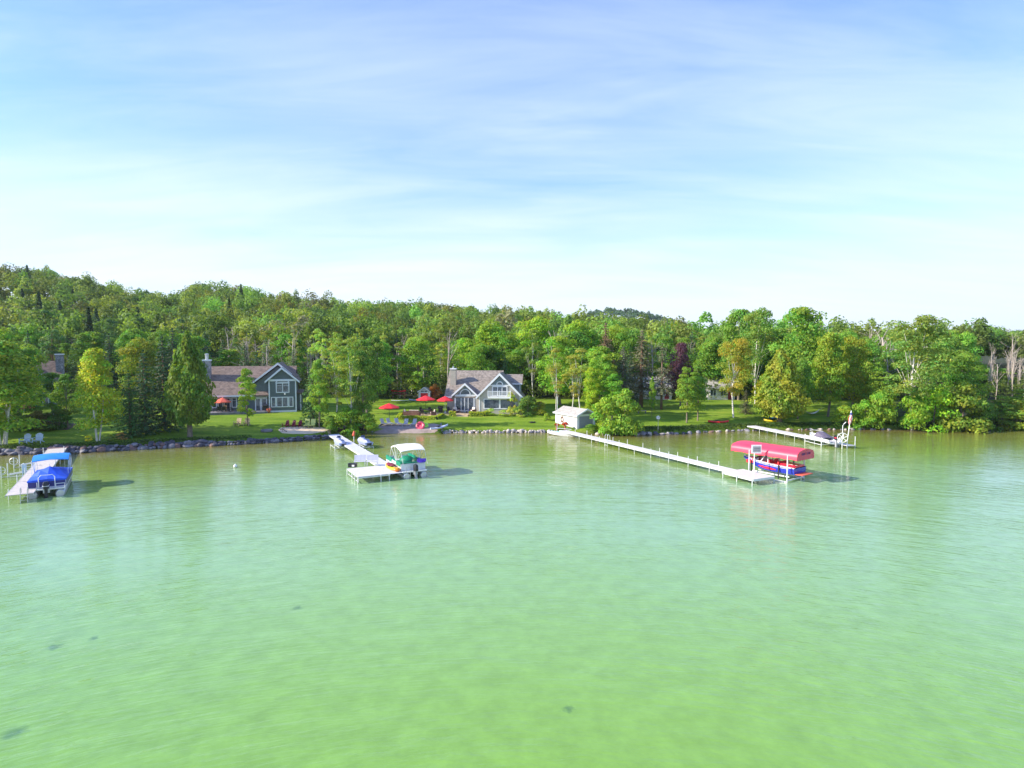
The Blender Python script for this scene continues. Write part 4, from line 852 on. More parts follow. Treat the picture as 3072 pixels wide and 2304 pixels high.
window(h,0.95,1.5,0.95,2.35,0,1,0.14,mullz=True); window(h,1.85,3.55,0.15,2.35,0,2,0.12,'door'); window(h,3.95,4.5,0.95,2.35,0,1,0.14,mullz=True)
window(h,7.55,8.15,0.3,2.2,-0.06,1,0.16,'door'); window(h,8.45,9.1,0.3,2.2,-0.06,1,0.16,'door'); arch_window(h,8.3,0.85,2.42,-0.06,0.22)
wl = MB(); wl.lathe([(0.02,-0.12),(0.14,-0.1),(0.16,0.02),(0.1,0.12),(0.02,0.15)],8,(12.2,-1.3,3.0)); wl.build('wall_lamp','white',h)
ch = MB(); ch.box(-0.75,0.28,2.0,3.2,-1,8.45); ch.box(-1.15,-0.75,1.9,3.3,-1,5.0); ch = ch.build('chimney','stone',h)
c2 = MB(); c2.box(-0.85,0.38,1.9,3.3,8.45,8.68); c2.build('cap','trim',ch); c2 = MB(); c2.lathe([(0.27,0),(0.27,0.75),(0.33,0.78),(0.33,0.95),(0.1,1.0)],12,(-0.23,2.6,8.68)); c2.build('flue','metal',ch)
def HBp(x,y,z=0): p = rotpt(HB0,HBR,x,y); return (p[0],p[1],HBZ+z)
dk = MB(); dk.prism_z([(0.0,-0.05),(0.0,-2.9),(7.2,-2.6),(9.6,-2.2),(9.6,-0.1)],-0.7,0.30); o = dk.build('patio','rockmid'); tag1(o,'raised grey stone patio in front of the dark green house','patio',HB0,HBR)
# patio things
def umbrella(loc, rr, hh, mt, label, rz=0.0, tilt=0.0, group=None, pole='alu'):
    e = thing('patio_umbrella',label,'umbrella',loc,rz,group); c = MB(); n = 16
    c.lathe([(rr*1.0,0.0),(rr*0.98,0.03),(rr*0.62,0.28),(rr*0.3,0.5),(0.03,0.66)],8); v2 = []
    c.v = [(x,y,z-0.05*math.sin(8*math.atan2(y,x))**2*0) for x,y,z in c.v]
    c.f = c.f[:-2]; c.v = [(x,y,z+hh-0.6) for x,y,z in c.v]
    for k in range(8):
        a = 2*PI*k/8; a2 = 2*PI*(k+1)/8
        c.add([(rr*math.cos(a),rr*math.sin(a),hh-0.6),(rr*math.cos(a2),rr*math.sin(a2),hh-0.6),(rr*math.cos(a2),rr*math.sin(a2),hh-0.72),(rr*math.cos(a),rr*math.sin(a),hh-0.72)],[(0,1,2,3)])
    c.build('canopy',mt,e)
    MB().tube([(0,0,0),(0,0,hh+0.12)],0.035,8).build('pole',pole,e); rb = MB()
    for k in range(8):
        a = 2*PI*k/8; rb.tube([(0,0,hh-0.02),(rr*0.97*math.cos(a),rr*0.97*math.sin(a),hh-0.63)],0.012,4)
    rb.build('ribs',pole,e); b_ = MB(); b_.lathe([(0.26,0),(0.26,0.05),(0.06,0.1),(0.05,0.3)],12); b_.build('base',pole,e); return e
umbrella(HBp(2.75,-1.4,0.3),1.3,2.25,'orange_red','coral orange umbrella over the patio table of the dark green house',0.2)
def patio_chair(loc, rz, mt, label, group=None, cush=None):
    e = thing('patio_chair',label,'chair',loc,rz,group); BX(-0.26,0.26,-0.25,0.25,0.38,0.44).build('seat',cush or mt,e)
    b_ = MB(); b_.add([(-.26,.22,.44),(.26,.22,.44),(.26,.34,.98),(-.26,.34,.98),(-.26,.26,.44),(.26,.26,.44),(.26,.38,.98),(-.26,.38,.98)],[(0,1,2,3),(7,6,5,4),(0,4,5,1),(1,5,6,2),(2,6,7,3),(3,7,4,0)]); b_.build('backrest',cush or mt,e)
    for sx in (-1,1):
        for sy in (-1,1): MB().tube([(sx*.25,sy*.24,0),(sx*.24,sy*.22,.4)],0.022,6).build('leg',mt,e)
        MB().tube([(sx*.27,-.24,.4),(sx*.27,-.22,.62),(sx*.27,.28,.64)],0.02,5).build('armrest',mt,e)
    return e
def table(loc, rz, mt, label, w_=1.5, d_=0.9, hh=0.73, rnd=False, top=None):
    e = thing('patio_table',label,'table',loc,rz); t0 = MB()
    if rnd: t0.lathe([(w_/2,hh-0.04),(w_/2,hh)],20)
    else: t0.box(-w_/2,w_/2,-d_/2,d_/2,hh-0.04,hh)
    t0.build('tabletop',top or mt,e)
    for sx in (-1,1):
        for sy in (-1,1): MB().tube([(sx*w_*.38,sy*d_*.38,0),(sx*w_*.36,sy*d_*.36,hh-.04)],0.025,6).build('leg',mt,e)
    return e
table(HBp(2.75,-1.4,0.3),HBR,'black','dark patio table under the coral umbrella',1.5,0.9)
wh = ['left end of','front left of','front right of','right end of','behind']
for i,(x,y,a) in enumerate([(1.6,-1.4,-PI/2),(2.4,-2.1,PI),(3.1,-2.1,PI),(3.95,-1.4,PI/2),(2.9,-0.65,0)]):
    patio_chair(HBp(x,y,0.3),HBR+a,'black' if i != 4 else 'tanwood','dark chair at the '+wh[i]+' the table under the coral umbrella' if i < 4 else 'tan backed chair behind the table under the coral umbrella','chairs around the coral umbrella table')
def grill(loc, rz, label, mt='black'):
    e = thing('barbecue_grill',label,'grill',loc,rz); BX(-.35,.35,-.25,.25,.12,.8).build('cabinet',mt,e); l_ = MB(); l_.prism_x([(-.28,.8),(.28,.8),(.28,.95),(.15,1.12),(-.12,1.12),(-.28,.95)],-.4,.4); l_.build('lid',mt,e)
    for s in (-1,1): BX(s*.56-.16,s*.56+.16,-.22,.22,.76,.8).build('side_shelf','grey',e)
    MB().tube([(-.25,-.33,.95),(.25,-.33,.95)],.015,5).build('handle','metal',e)
grill(HBp(9.15,-1.3,0.3),HBR,'black covered grill in the corner of the stone patio')
f = thing('flower_pot','pink flowers in a pot at the patio corner of the dark green house','flower pot',HBp(9.75,-2.0,0.05)); pb = MB(); pb.lathe([(.15,0),(.26,.35),(.28,.38)],12); pb.build('pot','terracotta',f)
def flowers(par, mt, c, rr, n=60, seed=1):
    r = np.random.RandomState(seed); d = unit(r.randn(n,3)); d[:,2] = abs(d[:,2]); V = cards(d*rr*np.array([1,1,.7])+np.array(c),unit(d+.5*r.randn(n,3)),rr*.3*np.ones(n),.8,r)
    cl = np.where((r.rand(n)<0.55)[:,None], np.array([mt]), np.array([[0.05,0.12,0.02]])); return link('flowers',npmesh('flowers',V,n,cl,'leaf'),par)
flowers(f,(0.8,0.2,0.25),(0,0,.45),.36)
# lounge chairs, adirondacks
def adirondack(loc, rz, mt, label, group, sc=1.0, curved=True):
    e = thing('garden_chair',label,'chair',loc,rz,group,sc)
    s_ = MB()
    for k in range(5): y = -.32+k*.12; s_.box(-.27,.27,y,y+.1,.36-k*.035,.385-k*.035)
    s_.build('seat',mt,e); b_ = MB()
    for k in range(6):
        x = -.29+k*.098; hh = (.98 if k in (2,3) else .94 if k in (1,4) else .86) if curved else .95
        f_ = 0.02+0.06*abs(k-2.5)/2.5
        b_.add([(x,.24,.22),(x+.085,.24,.22),(x*1.08+.09,.52-f_,hh),(x*1.08,.52-f_,hh),(x,.265,.22),(x+.085,.265,.22),(x*1.08+.09,.545-f_,hh),(x*1.08,.545-f_,hh)],[(0,1,2,3),(7,6,5,4),(0,4,5,1),(1,5,6,2),(2,6,7,3),(3,7,4,0)])
    b_.build('backrest',mt,e)
    for sx in (-1,1):
        BX(sx*.36-.065,sx*.36+.065,-.38,.38,.54,.565).build('armrest',mt,e)
        BX(sx*.33-.02,sx*.33+.02,-.36,-.27,0,.54).build('leg',mt,e)
        l_ = MB(); l_.add([(sx*.31-.02,-.3,.3),(sx*.31+.02,-.3,.3),(sx*.31+.02,.62,.0),(sx*.31-.02,.62,0),(sx*.31-.02,-.3,.4),(sx*.31+.02,-.3,.4),(sx*.31+.02,.62,.1),(sx*.31-.02,.62,.1)],[(0,3,2,1),(4,5,6,7),(0,1,5,4),(1,2,6,5),(2,3,7,6),(3,0,4,7)]); l_.build('rail',mt,e)
    return e
adirondack(G(76,1332),R(8),'bluewhite','left one of two pale slatted garden chairs facing the lake at the far left','pale slatted garden chairs',1.25)
adirondack(G(114,1330),R(18),'bluewhite','right one of two pale slatted garden chairs facing the lake at the far left','pale slatted garden chairs',1.25)
adirondack(G(713,1277),R(-6),'tanwood','left one of two tan wooden chairs on the lawn before the dark green house','tan lawn chairs',1.1,False)
adirondack(G(740,1277),R(8),'tanwood','right one of two tan wooden chairs beside the slender maple trunk','tan lawn chairs',1.1,False)
for i,(px,nm) in enumerate([(857,'leftmost'),(877,'middle'),(896,'rightmost')]):
    adirondack(G(px,1281),R(-25),'maroon',nm+' of the three maroon chairs behind the pale sand beach','maroon beach chairs',1.0)
def lounger(loc, rz, mt, label, group, ang=60, L_=1.15, legs='alu', sc=1.0):
    e = thing('lounge_chair',label,'lounge chair',loc,rz,group,sc); z=.33
    BX(-.3,.3,-L_,.1,z,z+.04).build('seat',mt,e); a = R(ang); hb_ = .78; b_ = MB()
    b_.add([(-.3,.1,z),(.3,.1,z),(.3,.1+hb_*math.cos(a),z+hb_*math.sin(a)),(-.3,.1+hb_*math.cos(a),z+hb_*math.sin(a)),(-.3,.14,z),(.3,.14,z),(.3,.14+hb_*math.cos(a),z+hb_*math.sin(a)),(-.3,.14+hb_*math.cos(a),z+hb_*math.sin(a))],[(0,1,2,3),(7,6,5,4),(0,4,5,1),(1,5,6,2),(2,6,7,3),(3,7,4,0)]); b_.build('backrest',mt,e)
    for sx in (-1,1):
        for y in (-L_+.12,-.05): MB().tube([(sx*.29,y,0),(sx*.29,y,z)],.02,5).build('leg',legs,e)
        MB().tube([(sx*.31,-L_,z+.01),(sx*.31,.12,z+.01)],.02,5).build('side_rail',legs,e)
    return e
lounger(G(921,1283),R(4),'lime','left one of two lime yellow deck chairs on the pale sand','lime deck chairs',78,.5,'lime',1.15)
lounger(G(938,1283),R(-4),'lime','right one of two lime yellow deck chairs on the pale sand','lime deck chairs',78,.5,'lime',1.15)
for i,(px,py,rz,nm) in enumerate([(1150,1276,50,'leftmost of the five'),(1168,1275,45,'second from the left of the five'),(1192,1275,35,'middle of the five'),(1217,1277,-8,'second from the right of the five'),(1242,1277,-14,'rightmost of the five')]):
    lounger(G(px,py),R(rz),'loungegrey',nm+' grey lounge chairs on the gravel beach','grey beach lounge chairs',62,1.15 if i<3 else .8)
dw = MB(); dw.tube([(0,0,.25),(.35,.1,.42),(.7,0,.12),(1.0,-.1,.0)],[.05,.06,.05,.03],6); dw.tube([(.3,.1,.4),(.5,-.3,.05)],[.04,.03],6); dw.tube([(.65,0,.15),(.9,.3,.0)],[.03,.02],6)
tag1(dw.build('driftwood','twig'),'bent piece of brown driftwood on the left edge of the pale sand','driftwood',(*G(840,1296)[:2],G(840,1296)[2]+.05))
p = G(800,1294); fr = MB(); fr.lathe([(.75,0),(.8,.28),(.6,.3),(.55,.1),(.02,.08)],20); fr.v=[(x,y,z) for x,y,z in fr.v]; tag1(fr.build('fire_ring','rockmid'),'round grey stone fire ring on the lawn above the rock wall','fire ring',(p[0],p[1],p[2]-.03))

# --- pale grey house
HCR = R(-3); HC0 = (*(lambda q: (q[0],q[1]))(origin_for(G(1561,1243),HCR,12.55,-1.5,0)),); HCZ = G(1561,1243)[2]; HC0=(HC0[0],HC0[1],HCZ)
h = thing('house','pale grey house with two white trimmed gables, balcony and taupe roof','house',HC0,HCR)
m = MB(); m.prism_x([(0,-.8),(10.5,-.8),(10.5,2.95),(5.4,6.6),(0,2.95)],0,9.4)
gable_wall(m,1.42,5.6,3.2,-.8,3.1,2.95,4.75,-.5,3); gable_wall(m,5.65,12.55,9.12,-.8,3.0,3.0,6.35,-1.5,5.4); m.build('wall','grey_siding',h)
m = MB(); m.prism_x([(2.3,-.8),(9.5,-.8),(9.5,4.5),(6.2,5.9),(2.3,4.7)],9.2,12.35); m.build('side_wing','blue_siding',h)
rf = MB(); roofx(rf,-.35,9.3,-.6,2.85,5.4,7.05,11,2.9); rakeb(rf,0.95,3.05,3.2,5.1,5.62,2.85,-.85,3.2,.18); rakeb(rf,5.2,2.85,9.12,6.85,13.1,2.75,-1.9,5.4,.18)
roofx(rf,9.1,12.75,1.9,4.95,6.2,6.35,9.9,5.0,.16); rf.build('roof','roof2',h)
t_ = MB(); rakeb(t_,0.88,3.05,3.2,5.16,5.65,2.82,-.95,-.852,.3); rakeb(t_,5.13,2.85,9.12,6.92,13.2,2.72,-2.0,-1.902,.36)
t_.box(-.35,.95,-.68,-.602,2.62,2.87); t_.box(12.4-3.25,12.75,1.82,1.897,4.76,4.98); t_.box(1.42,5.6,-.58,-.503,2.95,3.17); t_.box(7.3,10.95,-1.57,-1.503,4.72,4.92)
t_.box(1.38,1.53,-.56,-.503,-.3,2.95); t_.box(4.65,4.8,-.56,-.503,-.3,2.95); t_.box(5.63,5.8,-1.56,-1.503,-.3,2.98); t_.box(12.42,12.58,-1.56,-1.503,-.3,2.9); t_.box(12.28,12.4,2.24,2.297,0,4.75); t_.build('trim','trim',h)
gb = MB(); gable_wall(gb,1.9,4.8,3.2,3.18,3.2,3.2,4.55,-.53,-.505); gb.prism_y([(7.75,4.93),(10.5,4.93),(9.12,6.33)],-1.53,-1.505); gb.build('gable_panel','blue_siding',h)
arch_window(h,3.2,.78,3.22,-.53); arch_window(h,9.12,.42,4.95,-1.53)
window(h,1.6,4.6,.35,2.85,-.5,1,.06,'door'); 
for x in (2.5,3.1,3.7): BX(x-.05,x+.05,-.57,-.535,.35,2.85).build('door_post','trim',h)
window(h,8.0,10.25,3.15,4.55,-1.5,3,.14,'door'); window(h,6.55,9.0,1.0,2.45,-1.5,1,.12); window(h,9.25,11.75,1.0,2.45,-1.5,1,.12)
bl = MB(); bl.box(7.2,11.0,-2.55,-1.503,2.72,2.98); bl = bl.build('balcony','white',h); rl = MB()
rl.box(7.2,11.0,-2.53,-2.46,3.85,3.93); rl.box(7.2,11.0,-2.52,-2.47,3.08,3.13)
for x in (7.2,10.92): rl.box(x,x+.07,-2.46,-1.503,3.85,3.93); rl.box(x,x+.07,-2.46,-1.503,3.08,3.13)
k = 7.3
while k < 10.95: rl.box(k,k+.05,-2.515,-2.475,3.13,3.85); k += .16
for x in (7.17,9.07,10.93): rl.box(x,x+.1,-2.56,-2.44,2.98,4.02)
rl.build('railing','white',bl)
ch = MB(); ch.box(.3,1.25,1.9,2.9,3,7.35); ch = ch.build('chimney','brickc',h); c2 = MB(); c2.box(.2,1.35,1.8,3.0,7.35,7.52); c2.build('cap','trim',ch); c2 = MB(); c2.lathe([(.14,0),(.14,.25),(.2,.27),(.05,.32)],10,(.75,2.4,7.52)); c2.build('flue','metal',ch)
wl = MB(); wl.box(11.5,11.62,-1.62,-1.503,3.1,3.5); wl.build('wall_lamp','trim',h)
def HCp(x,y,z=0): p = rotpt(HC0,HCR,x,y); return (p[0],p[1],HCZ+z)
pt = MB(); pt.prism_z([(-.4,-.02),(-.4,-3.0),(5.6,-3.0),(5.6,-1.52),(5.62,-1.52),(5.62,-.02)],-.9,.22); 
pt.box(-1.6,.9,-3.6,-3.002,-.9,.02); pt.box(2.2,4.0,-3.55,-3.002,-.9,.05); pt.box(2.1,4.1,-4.0,-3.552,-.9,-.12); pt.box(-3.0,1.2,-4.2,-3.602,-.9,-.16)
tag1(pt.build('stone_terrace','paver'),'buff stone terrace with broad steps before the pale grey house','terrace',HC0,HCR)
pt = MB(); pt.prism_z([(-6.4,-3.9),(-6.2,-6.0),(-.9,-6.3),(-.3,-4.3),(-.42,-1.0),(-3.2,-.6)],-.9,.12)
tag1(pt.build('stone_patio','paver'),'lower buff patio with sofas left of the pale grey house','patio',HC0,HCR)
def hedge(pts, wd, hh, label, seed):
    r = np.random.RandomState(seed); e = thing('hedge',label,'hedge'); C=[];Nn=[]; core = MB()
    for a,b_ in zip(pts[:-1],pts[1:]):
        a=np.array(a);b_=np.array(b_); L_=np.linalg.norm(b_-a); n=int(L_*420); t_=r.rand(n); d=(b_-a)/L_; p2=np.array([-d[1],d[0]])
        s=r.uniform(-1,1,n); z=r.rand(n); face=r.rand(n)<.5; s=np.where(face,np.sign(s),s); z=np.where(face,z,1.0)
        P=a+d*(t_*L_)[:,None]+p2*(s*wd/2)[:,None]; zz=gz(P[:,0],P[:,1])+z*hh*(1+.05*np.sin(t_*L_*5)); C.append(np.stack([P[:,0],P[:,1],zz],1)+.03*r.randn(n,3))
        nn=np.where(face[:,None],np.concatenate([p2*np.sign(s)[:,None],np.full((n,1),.3)],1),np.array([0,0,1.0])); Nn.append(unit(nn+.5*r.randn(n,3)))
        q=p2*wd*.42; z0=g(*a);z1=g(*b_); core.add([(*(a-q),z0-.2),(*(b_-q),z1-.2),(*(b_+q),z1-.2),(*(a+q),z0-.2),(*(a-q),z0+hh*.92),(*(b_-q),z1+hh*.92),(*(b_+q),z1+hh*.92),(*(a+q),z0+hh*.92)],[(0,3,2,1),(4,5,6,7),(0,1,5,4),(1,2,6,5),(2,3,7,6),(3,0,4,7)])
    C=np.concatenate(C);Nn=np.concatenate(Nn); V=cards(C,Nn,.09*r.uniform(.6,1.3,len(C)),.7,r)
    link('foliage',npmesh('foliage',V,len(C),leafcol(len(C),r,(.13,.19,.02),.2,.3),'leaf'),e); core.build('stems','hedge',e)
hp = lambda x,y: HCp(x,y)[:2]
hedge([hp(-6.9,-4.2),hp(-6.7,-6.6),hp(-.6,-6.9),hp(0.1,-4.7)],.55,.48,'low clipped hedge curving round the lower buff patio',1)
hedge([hp(.95,-3.75),hp(2.05,-3.75)],.6,.7,'short clipped hedge left of the terrace steps',2)
hedge([hp(4.25,-3.6),hp(6.6,-3.3),hp(7.6,-2.7)],.6,.65,'clipped hedge right of the terrace steps',3)
umbrella(HCp(-3.1,-2.6,.12),1.6,3.0,'red','red umbrella over the dining table in front of the red shed',.3,pole='black')
umbrella(HCp(.05,-2.2,.22),1.4,2.75,'red','red umbrella at the left corner of the pale grey house',.1)
p = G(1168,1266); umbrella(p,1.65,2.9,'red','lone red umbrella standing on the shaded lawn above the loungers',.5,pole='black')
table(HCp(-3.1,-2.6,.12),.1,'black','round dark dining table under the red umbrella near the shed',1.7,1.7,.73,True)
for i in range(6):
    a = 2*PI*i/6+.3; x,y = -3.1+1.2*math.cos(a), -2.6+1.2*math.sin(a)
    patio_chair(HCp(x,y,.12),HCR+a-PI/2,'black','dark metal chair drawn up to the round dining table near the shed','chairs at the round dining table')
def sofa(loc, rz, wd, label, cushions=2, pillows=False, sc=1.0):
    e = thing('wicker_sofa',label,'sofa' if cushions>1 else 'armchair',loc,rz,None,sc); BX(-wd/2,wd/2,-.4,.4,.08,.34).build('base','brown',e)
    BX(-wd/2,wd/2,.3,.42,.34,.82).build('backrest','brown',e)
    for s in (-1,1): BX(s*(wd/2+.07)-.07,s*(wd/2+.07)+.07,-.4,.42,.08,.6).build('armrest','brown',e)
    for k in range(cushions):
        x0=-wd/2+wd*k/cushions+.02; x1=x0+wd/cushions-.04; BX(x0,x1,-.38,.28,.345,.47).build('seat_cushion','cushion',e)
        b_=MB(); b_.add([(x0,.14,.47),(x1,.14,.47),(x1,.24,.92),(x0,.24,.92),(x0,.29,.47),(x1,.29,.47),(x1,.298,.92),(x0,.298,.92)],[(0,1,2,3),(7,6,5,4),(0,4,5,1),(1,5,6,2),(2,6,7,3),(3,7,4,0)]); b_.build('back_cushion','cushion',e)
sofa(HCp(-4.5,-5.0,.12),HCR+PI-.1,1.6,'wicker sofa with pale cushions turned away on the lower patio',2)
sofa(HCp(-1.55,-4.5,.12),HCR-PI/2+.3,.8,'wicker armchair with a pale cushion at the right of the lower patio',1)
sofa(HCp(-6.0,-4.4,.12),HCR+PI/2,.8,'wicker armchair at the left end of the lower patio',1)
table(HCp(-3.4,-5.3,.12),.1,'brown','low brown table on the lower patio',.9,.6,.42)
sofa(HCp(1.75,-1.55,.22),HCR+.9,.85,'dark wicker armchair left of the glass doors of the pale grey house',1)
sofa(HCp(4.55,-1.55,.22),HCR-.9,.85,'wicker armchair with pale pillows right of the glass doors',1)
table(HCp(3.1,-1.8,.22),.0,'brown','low dark table between the wicker armchairs by the glass doors',1.3,.7,.42,top='cushion')
grill(HCp(-.8,-1.7,.22),HCR,'black grill beside the left red umbrella pole')
for i,(x,y) in enumerate([(.55,-1.6),(1.0,-2.2)]): patio_chair(HCp(x,y,.22),HCR+[.5,-1.2][i],'black',['dark chair against the left wall of the pale grey house','pale seated chair on the terrace by the umbrella pole'][i],None,None if i==0 else 'cushion')
# red shed
p = G(1273,1202); S0 = (p[0]-1.1,p[1],p[2]); h = thing('garden_shed','small pale garden shed with a red double door','shed',S0,R(-2))
m = MB(); gable_wall(m,0,2.2,1.1,-.3,1.75,1.75,2.35,0,2.4); m.build('wall','white_siding',h); rf=MB(); rakeb(rf,-.2,1.72,1.1,2.6,2.4,1.72,-.2,2.6,.12); rf.build('roof','roof3',h)
t_=MB(); rakeb(t_,-.22,1.76,1.1,2.66,2.42,1.76,-.26,-.202,.16); t_.box(0,.12,-.05,-.003,-.1,1.7); t_.box(2.08,2.2,-.05,-.003,-.1,1.7); t_.box(.3,1.9,-.06,-.003,1.5,1.66); t_.build('trim','trim',h)
window(h,.45,1.75,1.72,1.95,0,2,.06); d_ = BX(.42,1.78,-.04,-.003,0,1.5).build('door','reddoor',h); BX(1.08,1.12,-.06,-.041,0,1.5).build('centre_strip','reddoor',d_)
# kayak builder
def kayak(L_, Wd, Hh, mt, label, loc, rz, name='kayak', cockpit=True, cat='kayak', flip=False, group=None, roll=0.0, pitch=0.0):
    e = thing(name,label,cat,loc,rz,group); e.rotation_euler = (roll,pitch,rz); secs = []; n=12
    for i in range(13):
        t_ = i/12; x = -L_/2+L_*t_; w2 = Wd/2*max(.04,math.sin(PI*(.04+.92*t_)))**.75; hh = Hh*(.75+.5*abs(2*t_-1)**2); k0 = Hh*.35*abs(2*t_-1)**3
        secs.append([(x,w2*math.cos(2*PI*k/n),k0+(hh-k0)*(.5+.5*math.sin(2*PI*k/n))) for k in range(n)])
    MB().loft(secs).build('hull',mt,e,smooth=True)
    if cockpit:
        c = MB(); c.lathe([(.36,0),(.38,.05),(.30,.06),(.26,-.02),(.02,-.03)],16,(-.1,0,Hh*.98)); c.v=[(x*1.3,y*.62*Wd/.7,z) for x,y,z in c.v]; c.build('cockpit','black',e,smooth=True)
    return e
p = G(1196,1196); rk = thing('kayak_rack','dark wooden kayak rack at the shaded edge of the wood','rack',p,R(-4)); 
for x in (-1.2,1.2):
    BX(x-.05,x+.05,-.4,-.3,0,1.4).build('post','twig',rk); BX(x-.05,x+.05,.3,.4,0,1.4).build('post','twig',rk); BX(x-.04,x+.04,-.5,.5,.75,.82).build('arm','twig',rk); BX(x-.04,x+.04,-.5,.5,1.3,1.37).build('arm','twig',rk)
kayak(3.0,.7,.35,'red','red kayak on the top arms of the wooden rack',(p[0],p[1],p[2]+1.37),R(-8))
kayak(2.9,.65,.3,'maroon','dark red kayak on the lower arms of the wooden rack',(p[0]+.1,p[1],p[2]+.82),R(-6))
p = G(1201,1203); kayak(3.6,.75,.12,'kayakw','pale paddle board lying on the grass before the kayak rack',(p[0],p[1],p[2]+.05),R(-2),'paddle_board',False,'paddle board')
p = G(1247,1203); kayak(2.6,.8,.35,'lavender','pale blue small boat on the grass left of the red shed',(p[0],p[1],p[2]+.02),R(8),'small_boat',True,'boat')
p = G(1247,1196); lg = MB()
for k in range(5): lg.tube([(-1.1,.1*k,.12+.0*k),(1.1,.1*k,.14)],.1,7)
for k in range(4): lg.tube([(-1.1,.05+.1*k,.3),(1.1,.05+.1*k,.31)],.1,7)
tag1(lg.build('woodpile','tanwood'),'stack of pale split logs left of the red shed','woodpile',(p[0]+.3,p[1]+1.5,p[2]+.05),0)
p = G(1331,1287); kayak(3.6,.75,.35,'kayakw','pale lavender kayak lying slanted at the right end of the gravel beach',(G(1318,1288)[0],G(1318,1288)[1],G(1318,1288)[2]+.12),R(52),pitch=-.06)
def ring(loc, R0, r0, mt, label, tiltx, rz):
    e = MB(); secs=[]
    for i in range(20):
        a=2*PI*i/20; secs.append([((R0+r0*math.cos(q))*math.cos(a),(R0+r0*math.cos(q))*math.sin(a),r0*math.sin(q)) for q in [2*PI*k/8 for k in range(8)]])
    secs.append(secs[0]); e.loft(secs,caps=False); e.lathe([(R0,-.02),(R0,.0)],16); o=e.build('inflatable_tube',mt,smooth=True); tag1(o,label,'float tube',loc); o.rotation_euler=(tiltx,0,rz)
p = G(1261,1286); ring((p[0],p[1],p[2]+.45),.5,.2,'pink','round pink inflatable tube propped up on the gravel beach',R(62),R(-8))
p = G(1276,1282); ring((p[0],p[1],p[2]+.3),.34,.16,'limev','lime green float ring between the pink tube and the kayak',R(40),R(20))
for a_,b_,lb in [((1116,1298),(1148,1271),'left grey timber edging the gravel beach'),((1326,1294),(1323,1273),'right pale timber edging the gravel beach')]:
    a=G(*a_);b2=G(*b_); tag1(MB().tube([(a[0],a[1],a[2]+.12),(b2[0],b2[1],b2[2]+.12)],.12,6).build('edging_timber','rockmid'),lb,'timber')
p = G(1596,1268); e = MB(); e.ball((0,0,.08),(.42,.24,.12)); e.ball((.4,.12,.1),(.14,.12,.12)); e.tube([(-.4,0,.08),(-.62,.12,.06)],[.04,.02],5)
tag1(e.build('lawn_item','black'),'small heap of black hose lying on the bright lawn','hose',(p[0],p[1],p[2]),R(-15))  # unidentified dark thing on the grass, built as a low black lump
# --- boathouse
BHR = R(-28); p = G(1731,1287); L_b, W_b = 5.6, 3.3
# local origin front-left corner (towards the lake, left), x across the front, y back
h = thing('boathouse','white boathouse with pale roof and grey roll up door facing the lake','boathouse',(p[0],p[1],p[2]),R(30))
# local -y faces the lake; gable over the front
m = MB(); gable_wall(m,0,W_b,W_b/2,-.5,2.05,2.05,2.75,0,L_b); m.build('wall','white_siding',h)
rf = MB(); rakeb(rf,-.3,2.0,W_b/2,2.92,W_b+.3,2.0,-.35,L_b+.3,.14); rf.build('roof','roof3',h)
t_=MB(); rakeb(t_,-.33,2.04,W_b/2,2.98,W_b+.33,2.04,-.42,-.352,.2); t_.box(-.03,.36,-.06,-.003,-.3,2.0); t_.box(W_b-.36,W_b+.03,-.06,-.003,-.3,2.0); t_.box(.36,W_b-.36,-.06,-.003,1.88,2.12); t_.box(-.38,-.305,-.35,L_b+.3,1.86,2.06); t_.box(-.06,-.003,-.06,.18,-.3,1.9); t_.box(-.06,-.003,L_b-.2,L_b,-.3,1.9); t_.build('trim','trim',h)
gp=MB(); gp.prism_y([(.5,2.12),(W_b-.5,2.12),(W_b/2,2.62)],-.03,-.005); gp.build('gable_panel','slategrey',h)
BX(.42,W_b-.42,-.05,-.006,0,1.82).build('garage_door','slategrey',h)
wr = MB(); 
for k in range(18):
    a0=2*PI*k/18; wr.ball((-.08,L_b*.68+.3*math.cos(a0),1.05+.33*math.sin(a0)),(.06,.09,.09),5,4)
wr.tube([(-.06,L_b*.68-.25,1.35),(-.06,L_b*.68,1.62),(-.06,L_b*.68+.25,1.35)],.03,4); wr.box(-.1,-.01,L_b*.68-.3,L_b*.68+.3,.62,.78)
wr.build('wreath','twig',h)
for px,py,s in [(1670,1291,1),(1695,1289,1.25)]:
    p=G(px,py); f=thing('flower_pot',('left' if s==1 else 'right')+' red flower pot on a stand before the boathouse wall','flower pot',p,0,'red flower pots by the boathouse'); b_=MB(); b_.lathe([(.14,0),(.1,.25),(.2,.6),(.22,.64)],10); b_.build('pot','terracotta',f); flowers(f,(.8,.05,.04),(0,0,.75),.38*s,70,int(px))

# hidden left house
p = G(150,1283); h = thing('house','grey shingled house with a stone chimney half hidden behind the far left trees','house',(A(-42,1200,97)[0],97,g(-78,97)-.1),R(30))
m=MB(); m.prism_x([(0,-1),(9,-1),(9,3.2),(4.5,7.6),(0,3.2)],-2,9.5); gable_wall(m,4.4,9.3,6.9,-1,3.6,3.6,6.3,-1.4,4); m.build('wall','blue_siding',h)
rf=MB(); roofx(rf,-2.3,9.8,-.6,2.9,4.5,7.9,9.6,2.9); rakeb(rf,3.9,3.3,6.9,6.6,9.9,3.3,-1.8,4.5,.2); rf.build('roof','roof',h)
t_=MB(); rakeb(t_,3.85,3.32,6.9,6.65,9.95,3.32,-1.88,-1.802,.28); t_.build('trim','trim',h)
window(h,5.3,6.3,.7,2.5,-1.4,2,.12); window(h,6.9,8.3,.5,2.5,-1.4,2,.12); window(h,6.3,7.5,3.6,4.8,-1.4,2,.12); window(h,1,2.6,.8,2.3,0,2,.12)
